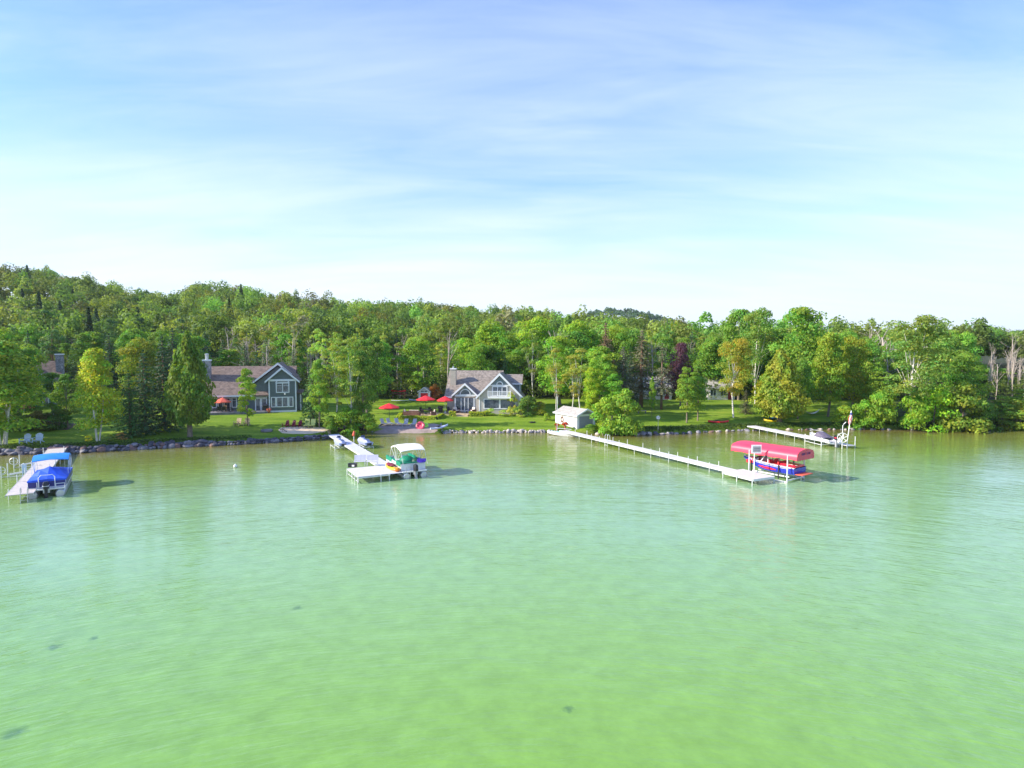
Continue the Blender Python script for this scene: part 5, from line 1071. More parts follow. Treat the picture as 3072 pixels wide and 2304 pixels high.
ch=MB(); ch.box(9.0,10.1,2.6,3.8,-1,9.0); ch=ch.build('chimney','stone',h); BX(8.9,10.2,2.5,3.9,9.0,9.15).build('cap','trim',ch)
umbrella((A(72,1250,88)[0],88,g(-74,88)+.0),1.5,2.3,'orange_red','faded orange umbrella on the terrace of the hidden left house',.4)
# white cottages
def cottage(px, Y, wd, label, rz, dp=6):
    x=A(px,1200,Y)[0]; h=thing('cottage',label,'cottage',(x,Y,g(x,Y)),rz); m=MB(); m.prism_x([(0,-1),(dp,-1),(dp,2.5),(dp/2,4.0),(0,2.5)],0,wd); m.build('wall','white_siding',h)
    rf=MB(); roofx(rf,-.3,wd+.3,-.5,2.35,dp/2,4.3,dp+.5,2.35); rf.build('roof','roof3',h); k=.6
    while k+1.2<wd: window(h,k,k+1.1,.8,2.0,0,2,.1); k+=2.1
    d_=BX(wd-.5-.9,wd-.5,-.04,-.005,0,2.0).build('door','maroon',h); return h
cottage(1905,118,7.2,'white cottage with dark windows glimpsed behind the two tall spruces',R(-4))
cottage(2122,118,5.6,'white cottage half hidden behind the yellowing twin trunk tree',R(3))
# bench, nest box sign
p=G(1926,1240); e=thing('garden_bench','pale plank bench on the shaded lawn before the white cottage','bench',p,R(5)); BX(-.75,.75,-.2,.2,.4,.46).build('seat','rockpale',e)
for s in (-1,1): BX(s*.6-.05,s*.6+.05,-.18,.18,0,.4).build('leg','rockmid',e)
p=G(1974,1293); e=thing('bird_house','white bird house on a tall pole at the right bank','bird house',p,R(-10)); zt=A(1974,1257,p[1])[2]-p[2]
MB().tube([(0,0,-.2),(0,0,zt)],.035,6).build('pole','metal',e); b_=MB(); b_.prism_y([(-.22,zt),(.22,zt),(.22,zt+.3),(0,zt+.46),(-.22,zt+.3)],-.2,.2); bb=b_.build('box','white',e); b_=MB(); b_.lathe([(.05,0),(.05,.012)],10); b_.v=[(x,-.2-z,y+zt+.2) for x,y,z in b_.v]; b_.build('hole','black',bb); rf=MB(); rakeb(rf,-.3,zt+.27,0,zt+.5,.3,zt+.27,-.26,.26,.04); rf.build('roof','trim',e)
p=G(2155,1269); kayak(3.2,.8,.36,'red','red kayak lying on the shaded right lawn',(p[0],p[1],p[2]+.03),R(-3))
p=G(2318,1266); kayak(2.6,.8,.36,'yellow','yellow kayak lying at the foot of the massive cedar',(p[0],p[1],p[2]+.03),R(-30)); p=G(2325,1258); kayak(2.4,.85,.5,'ltblue','pale blue dinghy behind the yellow kayak at the massive cedar',(p[0],p[1],p[2]+.1),R(-15),'dinghy',True,'dinghy')
a=A(2412,1228,99); b2=A(2458,1230,99); e=thing('hammock','empty white rope hammock hanging between two trees on the right lawn','hammock'); hm=MB(); secs=[]
for i in range(13):
    t_=i/12; x=a[0]+(b2[0]-a[0])*t_; zz=a[2]-.75*math.sin(PI*t_)**.8; wdt=.5*math.sin(PI*(.03+.94*t_)); secs.append([(x,99-wdt,zz+.16*wdt),(x,99,zz-.06),(x,99+wdt,zz+.16*wdt),(x,99+wdt,zz+.16*wdt-.02),(x,99,zz-.08),(x,99-wdt,zz+.16*wdt-.02)])
hm.loft(secs); hm.build('sling','cushion',e); MB().tube([(a[0]-.8,99,a[2]+.5),a],.02,4).build('rope','cushion',e); MB().tube([b2,(b2[0]+.8,99,b2[2]+.5)],.02,4).build('rope','cushion',e)
#PART4

# ------------------------------------------------------------------ docks
def dirv(a, b): d = Vector((b[0]-a[0], b[1]-a[1], 0)); return d.length, math.atan2(d.y, d.x)
def dock(label, a, b, wd, mt, name='dock', z=.6, sec=3.0, posts=3.0, ph=.35, th=.1, endposts=True, sides=(-1,1)):
    """runs from a (shore) to b (lake end); local x along the dock"""
    L_, an = dirv(a, b); e = thing(name, label, 'dock', (a[0],a[1],z), an); n = max(1, round(L_/sec))
    for i in range(n):
        x0 = L_*i/n+.02; x1 = L_*(i+1)/n-.02; BX(x0,x1,-wd/2,wd/2,-.05,0).build('deck_section',mt,e)
    fr = MB(); fr.box(0,L_,-wd/2-.03,-wd/2-.003,-.16,.01); fr.box(0,L_,wd/2+.003,wd/2+.03,-.16,.01); fr.build('frame','alu',e)
    x = posts*.8
    while x < L_+.1:
        for s in sides:
            hh = ph*random.choice([.4,1,1,1.3]); MB().tube([(min(x,L_-.1),s*(wd/2+.06),-2.2),(min(x,L_-.1),s*(wd/2+.06),hh)],.035,6).build('post','alu',e)
        x += posts
    return e, L_, an
def loc2(a, an, x, y): return (a[0]+math.cos(an)*x-math.sin(an)*y, a[1]+math.sin(an)*x+math.cos(an)*y)
# left dock
LA = W(172,1345,.7); LB = W(58,1483,.7)
dA,LL,anA = dock('wide weathered dock with warm boards and a brown shore ramp at the far left',LA,LB,1.75,'dockwarm',z=.7,posts=4.2,ph=.5)
rp = MB(); rp.box(-3.4,-.02,-1.0,1.0,-.06,.02); rp.build('shore_ramp','brickwalk',dA)
# swim ladder at the end
def ladder(par, x, y, rz, mt='metal', hh=.9, dn=1.2, wd=.45, name='ladder'):
    l_ = MB(); l_.M = Matrix.Translation((x,y,0)) @ Matrix.Rotation(rz,4,'Z')
    for s in (-1,1): l_.tube([(.45,s*wd/2,0),(.35,s*wd/2,hh*.8),(.1,s*wd/2,hh),(-.1,s*wd/2,hh*.8),(-.15,s*wd/2,-dn)],.03,6)
    for k in range(4): l_.tube([(-.15,-wd/2,-.2-k*.28),(-.15,wd/2,-.2-k*.28)],.022,5)
    return l_.build(name,mt,par)
ladder(dA,LL+.05,.3,PI,hh=.5)
# boat lifts: bare frames left of the left dock
def bare_lift(loc, rz, label):
    e = thing('watercraft_lift',label,'boat lift',loc,rz)
    for x,y in [(0,0),(2.6,0),(2.6,1.8),(0,1.8)]: MB().tube([(x,y,-1.8),(x,y,1.15 if x == 0 else .8)],.05,6).build('post','alu',e)
    c = MB(); c.tube([(0,0,.1),(2.6,0,.1)],.03,5); c.tube([(0,1.8,.1),(2.6,1.8,.1)],.03,5); c.tube([(0,0,.25),(0,1.8,.25)],.03,5); c.build('crossbars','alu',e)
    for y in (.55,1.25): 
        b_=MB(); b_.tube([(.3,y,.15),(1.3,y,.3),(2.4,y,.45)],.05,6); b_.build('bunk','alu',e)
    w_=MB(); secs=[]
    for i in range(17):
        a=2*PI*i/16; secs.append([((.35+.03*math.cos(q))*math.cos(a),.03*math.sin(q),(.35+.03*math.cos(q))*math.sin(a)+.75) for q in [0,PI/2,PI,1.5*PI]])
    w_.loft(secs,caps=False); w_.tube([(-.33,0,.75),(.33,0,.75)],.02,4); w_.tube([(0,0,.42),(0,0,1.08)],.02,4); w_.build('winch_wheel','alu',e)
q = W(4,1435,0); bare_lift((q[0],q[1],0),R(25),'empty white watercraft lift nearest the camera left of the weathered dock')
q = W(42,1405,0); bare_lift((q[0],q[1],0),R(25),'empty white watercraft lift farther in, left of the weathered dock')
q = W(68,1431,0); tw = MB(); tw.tube([(0,0,-1),(0,0,1.25)],.04,6); tw.tube([(.3,.1,-1),(.3,.1,1.2)],.04,6); tw.tube([(0,0,1.25),(.15,.05,1.35),(.3,.1,1.2)],.03,5); tw.box(.02,.28,.02,.07,.35,1.18)
tag1(tw.build('rope_rack','bluewhite'),'pale posts with hanging rope between the empty lifts and the dock','rope rack',(q[0],q[1],0),0)
# middle dock with platform
MA = W(1000,1303,.65); PB_ = W(1088,1427.6,.65); PC_ = W(1210,1415,.65); PA_ = W(1051,1403,.65)
MBn = W(1192,1419,.65)
dM,LM,anM = dock('long white dock with lavender boards ending in a broad platform, middle of the shore',MA,MBn,1.35,'dockblue',z=.65,ph=.05,sides=(1,))
# platform right side = dock; it extends to the left (camera left) of the dock end
e = thing('swim_platform','broad white dock platform joined to the left side of the middle dock end','dock platform',(MA[0],MA[1],.65),anM)
LP = 4.4; WP = 2.95
for i in range(5):
    x0 = LM-LP+LP*i/5; pl = BX(x0+.015,x0+LP/5-.015,-.72-WP,-.72,-.05,0).build('deck_section','dock',e)
fr = MB()
for x in (LM-LP,LM-.03): fr.box(x,x+.03,-.72-WP,-.72,-.16,-.052)
fr.box(LM-LP,LM,-.75-WP,-.723-WP,-.14,.01); fr.box(LM-LP,LM,-.75-WP,-.723-WP,-.52,-.46)
for k in range(7): fr.tube([(LM-LP+LP*k/6,-.735-WP,-.5),(LM-LP+LP*(k+.5 if k<6 else k)/6,-.735-WP,-.1)],.025,4)
fr.build('truss','alu',e)
for x,y in [(LM-.1,-.8-WP),(LM-LP+.1,-.8-WP),(LM-LP/2,-.8-WP),(LM+.05,-1.6),(LM+.05,-.8),(LM-LP*.25,-.8-WP)]: MB().tube([(x,y,-2.2),(x,y,.02)],.04,6).build('leg','alu',e)
def bench(par_loc, rz, label):
    e = thing('dock_bench',label,'bench',par_loc,rz); BX(-.58,.58,-.22,.22,.42,.47).build('seat','dockblue',e)
    b_ = MB(); b_.add([(-.58,.2,.5),(.58,.2,.5),(.58,.34,1.05),(-.58,.34,1.05),(-.58,.24,.5),(.58,.24,.5),(.58,.38,1.05),(-.58,.38,1.05)],[(0,1,2,3),(7,6,5,4),(0,4,5,1),(1,5,6,2),(2,6,7,3),(3,7,4,0)]); b_.build('backrest','dockblue',e)
    for s in (-1,1):
        for y in (-.18,.22): MB().tube([(s*.5,y,0),(s*.5,y,.42 if y<0 else .6)],.03,5).build('leg','alu',e)
# benches stand along the shoreward edge of the platform
for px,nm in [(1080,'left'),(1116,'right')]:
    q = W(px+(0 if nm=='left' else 1),1397,.65); q = (q[0],q[1],.65); bench(q,anM+PI/2-R(10) if False else R(8),nm+' lavender grey bench on the shoreward edge of the platform')
q = W(1058,1401,.65); cb=MB(); cb.box(-.4,.4,-.22,.22,0,.32); cb.box(-.42,.42,-.24,.24,.32,.38); e=thing('dock_box','black storage box with a white mark on the platform corner','box',(q[0],q[1],.655),R(-5)); cb.build('body','black',e); BX(.0,.25,-.235,-.222,.08,.26).build('mark','white',e)
q = W(1176,1408,.65); kayak(3.0,.78,.34,'yellow','orange and yellow kayak lying on the middle dock platform',(q[0],q[1],.66),R(-57)).name='kayak'
o_ = [o for o in bpy.data.objects if o.get('label','').startswith('orange and yellow')][0]
tp = MB(); tp.ball((0,0,.0),(.42,.3,.14)); tp.ball((.55,.05,0),(.3,.24,.1)); tp.ball((-.2,-.12,.1),(.2,.15,.1)); o=tp.build('life_vest','maroon',smooth=True); tag1(o,'maroon life vests heaped in the yellow kayak','life vest',(q[0]-.25,q[1]+.4,.66+.4),R(-57))
b_=MB(); b_.ball((1.25,0,.2),(.35,.26,.2)); b_.build('nose','orange',o_,smooth=True)
# --- personal watercraft
def pwc(loc, rz, label):
    """bow +x"""
    e = thing('personal_watercraft',label,'jet ski',loc,rz,'lavender personal watercraft'); L_=3.1; secs=[]
    for i in range(11):
        t_=i/10; x=-1.5+L_*t_; w2=.56*(1 if t_<.5 else max(.05,math.cos((t_-.5)*PI*.95))**.7); k0=.02+.35*max(0,t_-.55)**2*3; s0=.48+.12*t_
        secs.append([(x,0,k0),(x,w2*.8,k0+.12),(x,w2,s0-.05),(x,w2*.9,s0),(x,-w2*.9,s0),(x,-w2,s0-.05),(x,-w2*.8,k0+.12)])
    MB().loft(secs).build('hull','pwc',e,smooth=True); s_=MB(); secs=[]
    for x,w2,zz in [(-1.35,.18,.5),(-1.2,.26,.72),(-.6,.24,.78),(-.2,.2,.74),(.1,.26,.86),(.5,.36,1.0),(1.0,.34,.82),(1.45,.12,.62)]: secs.append([(x,-w2,.5),(x,-w2*.9,zz-.06),(x,-w2*.5,zz),(x,w2*.5,zz),(x,w2*.9,zz-.06),(x,w2,.5)])
    s_.loft(secs).build('cover','lavender',e,smooth=True); MB().loft([[(x,-.22,z),(x,.22,z),(x,.22,z+.03),(x,-.22,z+.03)] for x,z in [(-1.2,.74),(-.6,.8),(-.2,.76)]]).build('seat','pwcd',e)
    MB().tube([(.1,-.38,1.0),(.2,0,1.05),(.1,.38,1.0)],.03,5).build('handlebar','black',e); MB().add([(.35,-.28,.96),(.35,.28,.96),(.2,.2,1.2),(.2,-.2,1.2),(.37,-.28,.96),(.37,.28,.96),(.22,.2,1.2),(.22,-.2,1.2)],[(0,1,2,3),(7,6,5,4),(0,4,5,1),(1,5,6,2),(2,6,7,3),(3,7,4,0)]).build('windshield','pwcd',e)
    BX(-1.54,-1.49,-.3,.3,.1,.4).build('stern_plate','black',e); return e
def pwc_lift(loc, rz, label):
    e=thing('watercraft_lift',label,'boat lift',loc,rz)
    for x,y in [(-1.3,.85),(1.3,.85),(-1.3,-.85),(1.3,-.85)]: MB().tube([(x,y,-2.0),(x,y,.35 if y<0 or x>0 else 1.5)],.045,6).build('post','alu',e)
    c=MB(); c.tube([(-1.3,-.85,.25),(-1.3,.85,.25)],.04,5); c.tube([(1.3,-.85,.25),(1.3,.85,.25)],.04,5); c.tube([(-1.3,-.85,.3),(1.3,-.85,.3)],.035,5); c.tube([(-1.3,.85,.3),(1.3,.85,.3)],.035,5); c.build('frame','alu',e)
    for y in (-.35,.35): BX(-1.4,1.2,y-.06,y+.06,.31,.37).build('bunk','alu',e)
anU = anM+PI   # pointing to shore
q=W(1019,1338,.3); pwc_lift((q[0],q[1],0),anU,'white lift holding the jet ski left of the middle dock'); pwc((q[0],q[1],.38),anU+.12,'lavender jet ski on the lift left of the middle dock')
q=W(1092,1334,.3); pwc_lift((q[0],q[1],-.1),anU,'low lift holding the jet ski right of the middle dock'); pwc((q[0],q[1],.28),anU+.2,'lavender jet ski on the lift right of the middle dock')
q=W(1062,1332,0); e=thing('marker_post','white post with a faded red ornament on top beside the middle dock','post',(q[0],q[1],0)); MB().tube([(0,0,-2),(0,0,1.0)],.05,7).build('pole','white',e); b_=MB(); b_.ball((0,0,1.3),(.16,.16,.32)); b_.ball((.02,0,1.62),(.1,.1,.12)); b_.tube([(.05,0,1.6),(.26,-.03,1.5)],[.05,.02],5); b_.tube([(-.12,.05,1.3),(-.24,.1,1.05)],[.09,.03],5); b_.build('ornament','orange_red',e,smooth=True)
# --- pontoon boats
def pontoon(label, loc, rz, L_, Wd, uph, panel, rail, bim, bimh, bimx, mode):
    """bow +x, origin amidships at water level"""
    e = thing('pontoon_boat',label,'pontoon boat',loc,rz); r0=.36; ym=Wd/2-.38
    for s in (-1,1):
        t_=MB(); t_.tube([(-L_/2,s*ym,.2),(-L_/2+.08,s*ym,.2),(L_/2-.7,s*ym,.2),(L_/2-.3,s*ym,.28),(L_/2,s*ym,.42)],[r0*.8,r0,r0,r0*.75,.04],14); t_.build('pontoon_tube','metal',e,smooth=True)
    BX(-L_/2+.1,L_/2-.15,-Wd/2,Wd/2,.58,.68).build('deck','alu',e)
    x0,x1=-L_/2+.65,L_/2-.35; z0,z1=.70,1.32; f=MB()
    for s in (-1,1): f.box(x0,x1,s*Wd/2-.02-.02*s,s*Wd/2+.02-.02*s,z0+.05,z1-.04)
    f.box(x0,x0+.03,-Wd/2+.04,Wd/2-.04,z0+.05,z1-.04); f.box(x1-.03,x1,-Wd/2+.04,-.35,z0+.05,z1-.04); f.box(x1-.03,x1,.35,Wd/2-.04,z0+.05,z1-.04); f.build('side_panel',panel,e)
    rl=MB()
    for zz in (z0+.02,z1): rl.tube([(x1,-.35,zz),(x1,-Wd/2+.02,zz),(x0,-Wd/2+.02,zz),(x0,Wd/2-.02,zz),(x1,Wd/2-.02,zz),(x1,.35,zz)],.028,5)
    k=x0
    while k<=x1:
        for s in (-1,1): rl.tube([(k,s*(Wd/2-.01),z0-.02),(k,s*(Wd/2-.01),z1)],.022,5)
        k+=(x1-x0)/5
    rl.build('railing',rail,e)
    if mode=='cover':
        c=MB(); secs=[]
        for x,zr in [(x0-.02,z1+.1),(x0+.8,z1+.42),(x0+2.1,z1+.85),(x0+3.3,z1+.55),(x1-.6,z1+.3),(x1+.02,z1+.04)]:
            secs.append([(x,-Wd/2-.03,z1-.10),(x,-Wd/2-.03,z1+.02),(x,-Wd/4,z1+.02+(zr-z1)*.62),(x,0,zr),(x,Wd/4,z1+.02+(zr-z1)*.62),(x,Wd/2+.03,z1+.02),(x,Wd/2+.03,z1-.10)])
        c.loft(secs); c.build('mooring_cover','blue',e)
    else:
        for s,xa,xb in [(-1,x0+.1,x0+2.0),(1,x0+.1,x0+1.4),(-1,x1-1.9,x1-.15),(1,x1-1.9,x1-.15)]:
            ya,yb=sorted((s*(Wd/2-.08),s*(Wd/2-.68))); u_=MB(); u_.box(xa,xb,ya,yb,.70,1.08); yo=s*(Wd/2-.10); u_.box(xa,xb,min(yo,yo+s*.16),max(yo,yo+s*.16),1.08,1.50); u_.build('bench_seat',uph,e)
        pd=MB(); pd.box(x0-.02,x1+.02,-Wd/2-.03,-Wd/2+.16,1.35,1.46); pd.box(x0-.02,x1+.02,Wd/2-.16,Wd/2+.03,1.35,1.46); pd.box(x0-.025,x0+.16,-Wd/2+.165,Wd/2-.165,1.35,1.46); pd.build('rail_pad',uph,e)
        c=MB(); c.box(x0+2.3,x0+2.9,.25,.95,.70,1.35); c.build('console','alu',e); h_=MB(); h_.ball((x0+1.3,.2,1.35),(.8,.55,.55)); h_.build('folded_cover',uph,e,smooth=True); h_=MB(); h_.ball((x0+.6,-.5,1.35),(.5,.45,.4)); h_.build('dark_cover','dkgreen',e,smooth=True)
        t_=MB(); t_.box(x0-.2,x0+.3,-1.15,-.55,1.36,1.44); t_.box(x0-.05,x0+.02,-1.3,-.4,1.4,1.72); t_.tube([(x0-.3,-1.2,1.5),(x0+.3,-.6,1.75)],.06,6); t_.build('towels','purple',e)
    # bimini
    bx0,bx1=bimx; c=MB(); secs=[]
    for i in range(9):
        t_=i/8; x=bx0+(bx1-bx0)*t_; zz=bimh-.34*(2*t_-1)**2; secs.append([(x,-Wd/2,zz-.16),(x,-Wd/2,zz-.04),(x,-Wd/3,zz+.03),(x,0,zz+.06),(x,Wd/3,zz+.03),(x,Wd/2,zz-.04),(x,Wd/2,zz-.16),(x,Wd/2-.02,zz-.08),(x,0,zz+.03),(x,-Wd/2+.02,zz-.08)])
    c.loft(secs); c.build('bimini_top',bim,e,smooth=True); fr=MB()
    for s in (-1,1):
        y=s*(Wd/2-.02); xm=(bx0+bx1)/2
        for x in (bx0+.08,bx1-.08,bx0+(bx1-bx0)*.35,bx0+(bx1-bx0)*.65): fr.tube([(xm-.1,y,z1),(x,y,bimh-.34*(2*(x-bx0)/(bx1-bx0)-1)**2-.1)],.02,5)
        fr.tube([(bx0-.7,y,z1),(bx0+.1,y,bimh-.35)],.018,5); fr.tube([(bx1+.6,y,z1),(bx1-.1,y,bimh-.35)],.018,5)
    fr.build('bimini_frame','alu',e)
    # stern deck and motor
    m_=MB(); xs=-L_/2-.15; m_.loft([[(xs+a_*.3,b_*.22,z) for a_,b_ in [(1,-.8),(1,.8),(.2,1),(-1,.6),(-1.1,0),(-1,-.6),(.2,-1)]] for z in (.75,.95,1.2,1.35)]); m_.v=[(x if z<1.3 else xs+(x-xs)*.7,y if z<1.3 else y*.7,z) for x,y,z in m_.v]
    mo=m_.build('outboard_motor','black',e,smooth=True); lg=MB(); lg.box(xs-.1,xs+.14,-.1,.1,-.5,.75); lg.box(xs-.22,xs+.2,-.14,.14,-.02,.05); lg.build('lower_unit','black' if mode=='cover' else 'grey',mo); b_=MB(); b_.box(xs+.14,xs+.4,-.22,.22,.35,.72); b_.build('bracket','metal',mo)
    if mode=='cover':
        MB().box(xs-.335,xs+.33,-.225,.225,.985,1.02).build('stripe','white',mo)
        a_=MB(); a_.tube([(x0-.1,.55,.68),(x0-.1,.55,1.6),(x0-.1,.4,1.78),(x0-.1,-.4,1.78),(x0-.1,-.55,1.6),(x0-.1,-.55,.68)],.035,6); a_.build('tow_bar','white',e); r_=MB(); r_.tube([(-L_/2+.12,-Wd/2+.05,.68),(-L_/2+.12,-Wd/2+.05,1.05),(-L_/2+.12,-.65,1.05),(-L_/2+.12,-.65,.68)],.03,5); r_.build('stern_rail','white',e)
    else:
        l_=MB(); 
        for y in (.55,.95): l_.tube([(-L_/2+.15,y,1.25),(-L_/2-.1,y,1.2),(-L_/2-.12,y,-.6)],.025,5)
        for k in range(4): l_.tube([(-L_/2-.12,.55,.3-k*.25),(-L_/2-.12,.95,.3-k*.25)],.02,5)
        l_.build('boarding_ladder','metal',e); a_=MB()
        for y in (-.1,.1): a_.tube([(x0-.03,y-.15,1.32),(x0-.03,y-.15,.72)],.02,5)
        a_.build('stern_gate','metal',e)
    return e
anL = anA+PI
q = W(140,1491,0); c_=loc2(q,anL,3.25,0); e=pontoon('white and navy pontoon boat under a blue mooring cover at the left dock',(c_[0],c_[1],0),anL,6.6,2.6,'navy','navy','white','ltblue',2.95,(.1,2.6),'cover')
q = W(1246,1434,0); c_=loc2(q,anU,2.9,0); pontoon('white pontoon boat with green seats and a cream bimini beside the middle dock',(c_[0],c_[1],0),anU,5.9,2.45,'green','alu','white','cream',2.95,(-2.3,.9),'open')
q=W(706,1402,0); b_=MB(); b_.ball((0,0,.12),(.2,.2,.2)); b_.tube([(0,0,.3),(0,0,.42)],.03,5); tag1(b_.build('mooring_buoy','white',smooth=True),'small white mooring buoy floating in front of the left lawn','buoy',(q[0],q[1],0))

# --- long dock
DA=W(1688,1290.5,.6); DB=W(2196,1411,.6)
dC,LC,anC=dock('very long straight white dock running out from beside the boathouse',DA,DB,1.15,'dock',z=.6,posts=3.0,ph=.45,sec=3.0)
e=thing('dock_platform','wider white platform at the lake end of the very long dock','dock platform',(DB[0],DB[1],.604),anC)
for i in range(2): BX(.0+1.9*i,1.9*i+1.88,-1.3,1.35,-.055,0).build('deck_section','dock',e)
fr=MB(); fr.box(0,3.8,-1.33,-1.303,-.2,.01); fr.box(0,3.8,1.353,1.38,-.2,.01); fr.box(3.78,3.81,-1.3,1.35,-.2,-.01); fr.build('frame','alu',e)
for x,y in [(.2,-1.4),(1.9,-1.4),(3.7,-1.4),(.2,1.42),(1.9,1.42),(3.7,1.42)]: MB().tube([(x,y,-2.2),(x,y,.02)],.045,6).build('leg','alu',e)
# grab rails about a quarter along
def hoop(par,x,y,mt='alu'):
    l_=MB()
    for dx in (0,.5): l_.tube([(x+dx,y,-1.1),(x+dx,y,.75),(x+dx,y+.12,.95),(x+dx,y+.35,.9),(x+dx,y+.45,.0)],.03,6)
    for k in range(4): l_.tube([(x,y,-.1-k*.3),(x+.5,y,-.1-k*.3)],.02,5)
    return l_.build('swim_ladder',mt,par)
hoop(dC,11.5,-.68)
# sign panel on a post at the platform
q=W(2262,1419,.6); e=thing('dock_sign','white framed grey sign panel on a white post at the long dock platform','sign',(q[0],q[1],.6),R(0)); zt=A(2263,1360,q[1])[2]-.6
MB().tube([(0,0,-1.5),(0,0,zt)],.05,8).build('post','white',e); BX(-.5+.2,.5+.15,-.04,.0,zt,zt+.82).build('frame','white',e); BX(-.18,.55,-.055,-.042,zt+.14,zt+.68).build('panel','grey',e)
b_=MB(); b_.box(-.1,.47,-.062,-.057,zt+.44,zt+.52); b_.box(-.1,.47,-.062,-.057,zt+.28,zt+.34); b_.build('lettering','rockmid',e)
# --- runabout on a lift with red canopy
bow=W(2232,1378,1.2); stern=W(2400,1422,.7); Lr,anR=dirv(stern,bow); cR=((bow[0]+stern[0])/2,(bow[1]+stern[1])/2); print('runabout',Lr,math.degrees(anR),cR)
def runabout(label,loc,rz,L_=6.4,B=2.35):
    e=thing('speedboat',label,'speedboat',loc,rz)
    def st(t_): # t 0 stern 1 bow
        x=-L_/2+L_*t_; w2=B/2*(1 if t_<.45 else max(.02,1-((t_-.45)/.55)**1.75)); w2*=(.93+.07*min(1,t_*4)); s0=.92+.34*t_**1.5; k0=.0+.95*max(0,(t_-.6)/.4)**1.8; c0=.3+.68*max(0,(t_-.35)/.65)**2.0
        return x,w2,s0,k0,c0
    T=[0,.1,.2,.3,.4,.5,.6,.7,.8,.9,.96,1.0]
    hb_=MB(); secs=[]
    for t_ in T: x,w2,s0,k0,c0=st(t_); secs.append([(x,-w2*.9,c0),(x,0,k0),(x,w2*.9,c0)])
    hb_.loft(secs,closed=False,caps=False).build('hull_bottom','gel',e,smooth=True)
    for s in (-1,1):
        m_=MB(); secs=[]
        for t_ in T: x,w2,s0,k0,c0=st(t_); secs.append([(x,s*w2*.9,c0),(x,s*w2*.98,c0+(s0-c0)*.45),(x,s*w2,s0-.05)])
        m_.loft(secs,closed=False,caps=False).build('hull_side','hullblue',e,smooth=True)
        g_=MB(); secs=[]; q_=[.3,.38,.46,.54,.62]
        for i,t_ in enumerate(q_):
            x,w2,s0,k0,c0=st(t_); hh=.14*math.sin(PI*(i+.3)/4.6)+.02; zc_=c0+.22; secs.append([(x,s*(w2*.955+.01),zc_-hh*.5),(x,s*(w2*.975+.012),zc_+hh)])
        g_.loft(secs,closed=False,caps=False).build('graphic','hullred',e); g_=MB(); secs=[]
        for t_ in T[1:9]: x,w2,s0,k0,c0=st(t_); secs.append([(x,s*(w2*.99+.008),s0-.17),(x,s*(w2+.006),s0-.13)])
        g_.loft(secs,closed=False,caps=False).build('stripe','gel',e)
    x,w2,s0,k0,c0=st(0); tr=MB(); tr.add([(x,-w2*.9,c0),(x,w2*.9,c0),(x,w2,s0-.05),(x,-w2,s0-.05),(x,0,k0)],[(0,3,2,1),(0,1,4)]); tr.build('transom','hullblue',e)
    dk=MB(); secs=[]
    for t_ in T: x,w2,s0,k0,c0=st(t_); ii=max(.0,w2-.26); zi=s0+.02; secs.append([(x,-w2,s0-.05),(x,-w2,s0),(x,-ii,zi),(x,-ii,zi-(.35 if .22<t_<.93 else 0)),(x,ii,zi-(.35 if .22<t_<.93 else 0)),(x,ii,zi),(x,w2,s0),(x,w2,s0-.05)])
    dk.loft(secs,closed=False,caps=False).build('deck','gel',e)
    ed=MB(); secs=[]
    for t_ in (.0,.08,.2,.26): x,w2,s0,k0,c0=st(t_); secs.append([(x,-w2*.8,s0+.03),(x,-w2*.6,s0+.2),(x,w2*.6,s0+.2),(x,w2*.8,s0+.03)])
    ed.loft(secs).build('engine_cover','hullred',e)
    for s in (-.45,.45): BX(-L_/2+.05,-L_/2+1.5,s-.07,s+.07,1.125,1.15).build('cover_stripe','gel',e)
    for (xa,xb,ya,yb) in [(-1.2,-.6,-.95,.95),(-.2,.35,.25,.8),(-.2,.35,-.8,-.25),(1.55,2.2,-.75,-.3),(1.55,2.2,.3,.75)]:
        s_=MB(); s_.box(xa,xb,ya,yb,.7,1.0); s_.box(xa-.12,xa,ya,yb,.75,1.28); s_.build('seat','reddoor',e)
    ws=MB(); ws.add([(.9,-.98,1.1),(1.5,-.55,1.14),(1.5,.55,1.14),(.9,.98,1.1),(.65,-.93,1.38),(1.15,-.5,1.42),(1.15,.5,1.42),(.65,.93,1.38)],[(0,1,5,4),(1,2,6,5),(2,3,7,6)]); ws.build('windshield','shield',e)
    wf=MB(); wf.tube([(.65,-.93,1.38),(1.15,-.5,1.42),(1.15,.5,1.42),(.65,.93,1.38)],.025,5); wf.build('windshield_frame','black',e)
    tw=MB()
    for s in (-1,1): tw.tube([(.55,s*1.05,.9),(.1,s*.9,1.75),(-.1,s*.6,1.9)],.05,6); tw.tube([(-.3,s*1.05,.9),(-.2,s*.9,1.75)],.04,6)
    tw.tube([(-.1,-.6,1.9),(-.1,.6,1.9)],.05,6); tw.build('wakeboard_tower','white',e)
    o_=BX(-L_/2-.75,-L_/2-.02,-.95,.95,.32,.38).build('swim_deck','orange_red',e)
    MB().tube([(-L_/2+.3,.6,.9),(-L_/2+.3,.6,1.7)],.05,6).build('ski_pole','black',e)
    MB().tube([(-L_/2-.2,0,.3),(-L_/2-.1,0,-.3)],.05,6).build('rudder','metal',e); return e
runabout('blue, red and white speedboat raised on a lift beneath the red canopy',(cR[0],cR[1],.42),anR,min(6.6,Lr))
e=thing('boat_lift','boat lift with a long rounded red canopy at the end of the very long dock','boat lift',(cR[0],cR[1],0),anR)
CB=1.55; CLn=6.8; zt=2.45
for x in (-CLn/2+.9,CLn/2-2.0):
    for s in (-1,1): MB().tube([(x,s*1.5,-2.2),(x,s*1.5,zt+.1)],.065,8).build('post','alu',e)
fr=MB()
